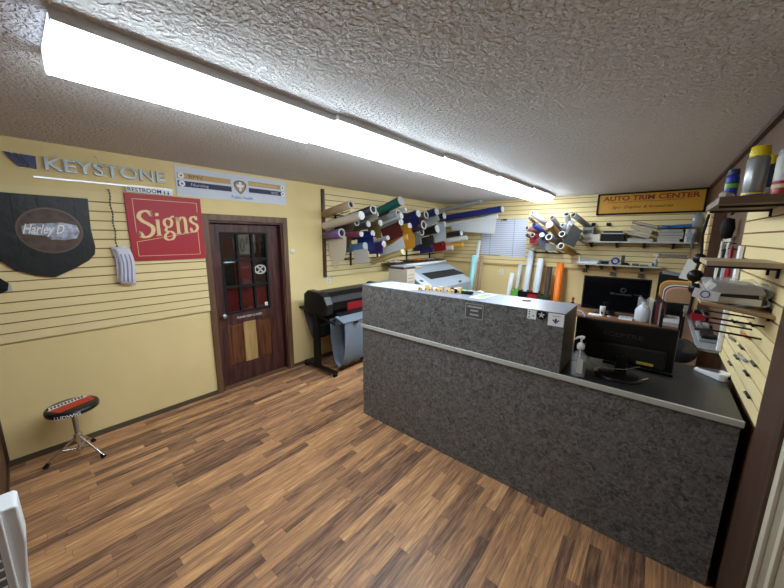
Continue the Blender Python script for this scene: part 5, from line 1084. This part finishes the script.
t = thing('black_headset', 'black headset and straps hanging at the corner of the brown pilaster', 'headset', (3.93, 4.1, 1.4))
for k, (dz, r) in enumerate(((0, .06), (.16, .05), (-.12, .055))): obj('ear_cup', MB().lathe([(0, -.03), (r*.8, -.025), (r, 0), (r*.8, .025), (0, .03)], (3.91+.01*k, 4.08, 1.42+dz), 14, Matrix.Rotation(PI/2, 3, 'X')), 'black', t)
obj('strap', MB().tube([(3.93, 4.1, 1.98), (3.91, 4.08, 1.8), (3.93, 4.1, 1.6), (3.90, 4.08, 1.4), (3.92, 4.1, 1.2), (3.91, 4.08, 1.05)], .012, 6), 'matte', t)
t = thing('hanging_tag', 'pale blue paper tag hanging left of the black headset', 'tag', (3.86, 4.3, 1.4)); obj('tag_sheet', MB().box((3.83, 4.30, 1.36), (3.90, 4.305, 1.56), Matrix.Rotation(math.radians(14), 3, 'Y')), 'paper', t); obj('string', MB().cyl((3.89, 4.30, 1.55), (3.93, 4.25, 1.68), .002, n=6), 'matte', t)
t = thing('clear_bag', 'clear plastic bag with pale contents hanging high in the far right corner', 'bag', (3.88, 4.5, 1.85)); obj('bag_film', MB().lathe([(0, -.07), (.035, -.06), (.05, 0), (.035, .06), (.015, .08), (0, .08)], (3.89, 4.5, 1.94), 12), mat('bag_pale', C(112, 118, 126), .3), t); obj('dark_strap', MB().tube([(3.89, 4.48, 1.86), (3.87, 4.47, 1.76), (3.88, 4.48, 1.66)], .016, 6), mat('strap_blue_grey', C(60, 66, 80), .6), t)
for (y, z, m_, lab) in ((2.35, 1.27, 'orange', 'orange snap knife hooked in the right slatwall'), (2.5, 1.30, 'steel', 'steel scissors hooked in a groove of the right slatwall'), (2.3, 1.16, 'lgrey', 'grey hobby knife lowest on the right slatwall'), (2.65, 1.18, 'steel', 'steel ruler stub near the far end of the right slatwall')):
    t = thing('hung_tool', lab, 'tool', (XR, y, z), 'tools hooked in the right slatwall')
    obj('handle', MB().cyl((XR-.012, y, z), (XR-.012, y+.10, z-.01), .008, n=8), m_, t); obj('blade', MB().box((XR-.014, y+.10, z-.015), (XR-.010, y+.17, z-.003)), 'steel', t)
for (y, z, lab) in ((2.24, 1.37, 'upper black wire basket frame under the tan shelf'), (2.24, 1.31, 'lower black wire basket frame under the tan shelf')):
    tag(obj('wire_holder', MB().tube([(XR, 2.16, z), (3.86, 2.16, z+.012), (3.84, 2.18, z+.012), (3.84, 2.34, z+.012), (3.86, 2.36, z+.012), (XR, 2.36, z)], .005, 6), 'metal'), lab, 'holder', 'wire holders on the right wall')
for i, (y, z, m_, lab) in enumerate(((3.3, .986, 'grey', 'grey tray on the ledge nearest the desk'), (3.7, .986, 'brown', 'dark brown tray in the middle of the ledge'), (4.1, .986, 'red', 'red box on the far end of the ledge'))):
    t = thing('ledge_tray', lab, 'tray', (3.99, y, z)); obj('tray', MB().box((3.94, y, z), (4.04, y+.3, z+.02+.05*(i == 2))), m_, t, bevel=.003); obj('content', MB().box((3.955, y+.03, z+.02+.05*(i == 2)), (4.03, y+.2, z+.045+.05*(i == 2))), ('matte', 'grey', 'matte')[i], t)

for i, (y, z) in enumerate(((2.12, 1.19), (2.3, 1.34), (2.48, 1.115), (2.2, 1.115), (2.6, 1.04), (2.1, 1.04), (2.42, 1.19), (2.75, 1.265))):
    where = ['near the column, second groove row', 'just under the tan shelf bracket', 'in the third groove row, toward the back', 'in the third groove row, near the column', 'in the lowest groove row, toward the back', 'in the lowest groove row, nearest the column', 'in the second groove row, mid wall', 'by the foot of the white power strip'][i]
    t = thing('hung_pen', 'thin dark pen tucked '+where, 'pen', (XR, y, z), 'dark pens tucked in the right slatwall')
    obj('barrel', MB().cyl((XR-.009, y, z), (XR-.009, y+.075, z), .006, n=8), 'matte' if i % 2 else 'dgrey', t); obj('clip', MB().box((XR-.018, y+.05, z-.002), (XR-.015, y+.075, z+.002)), 'steel', t)
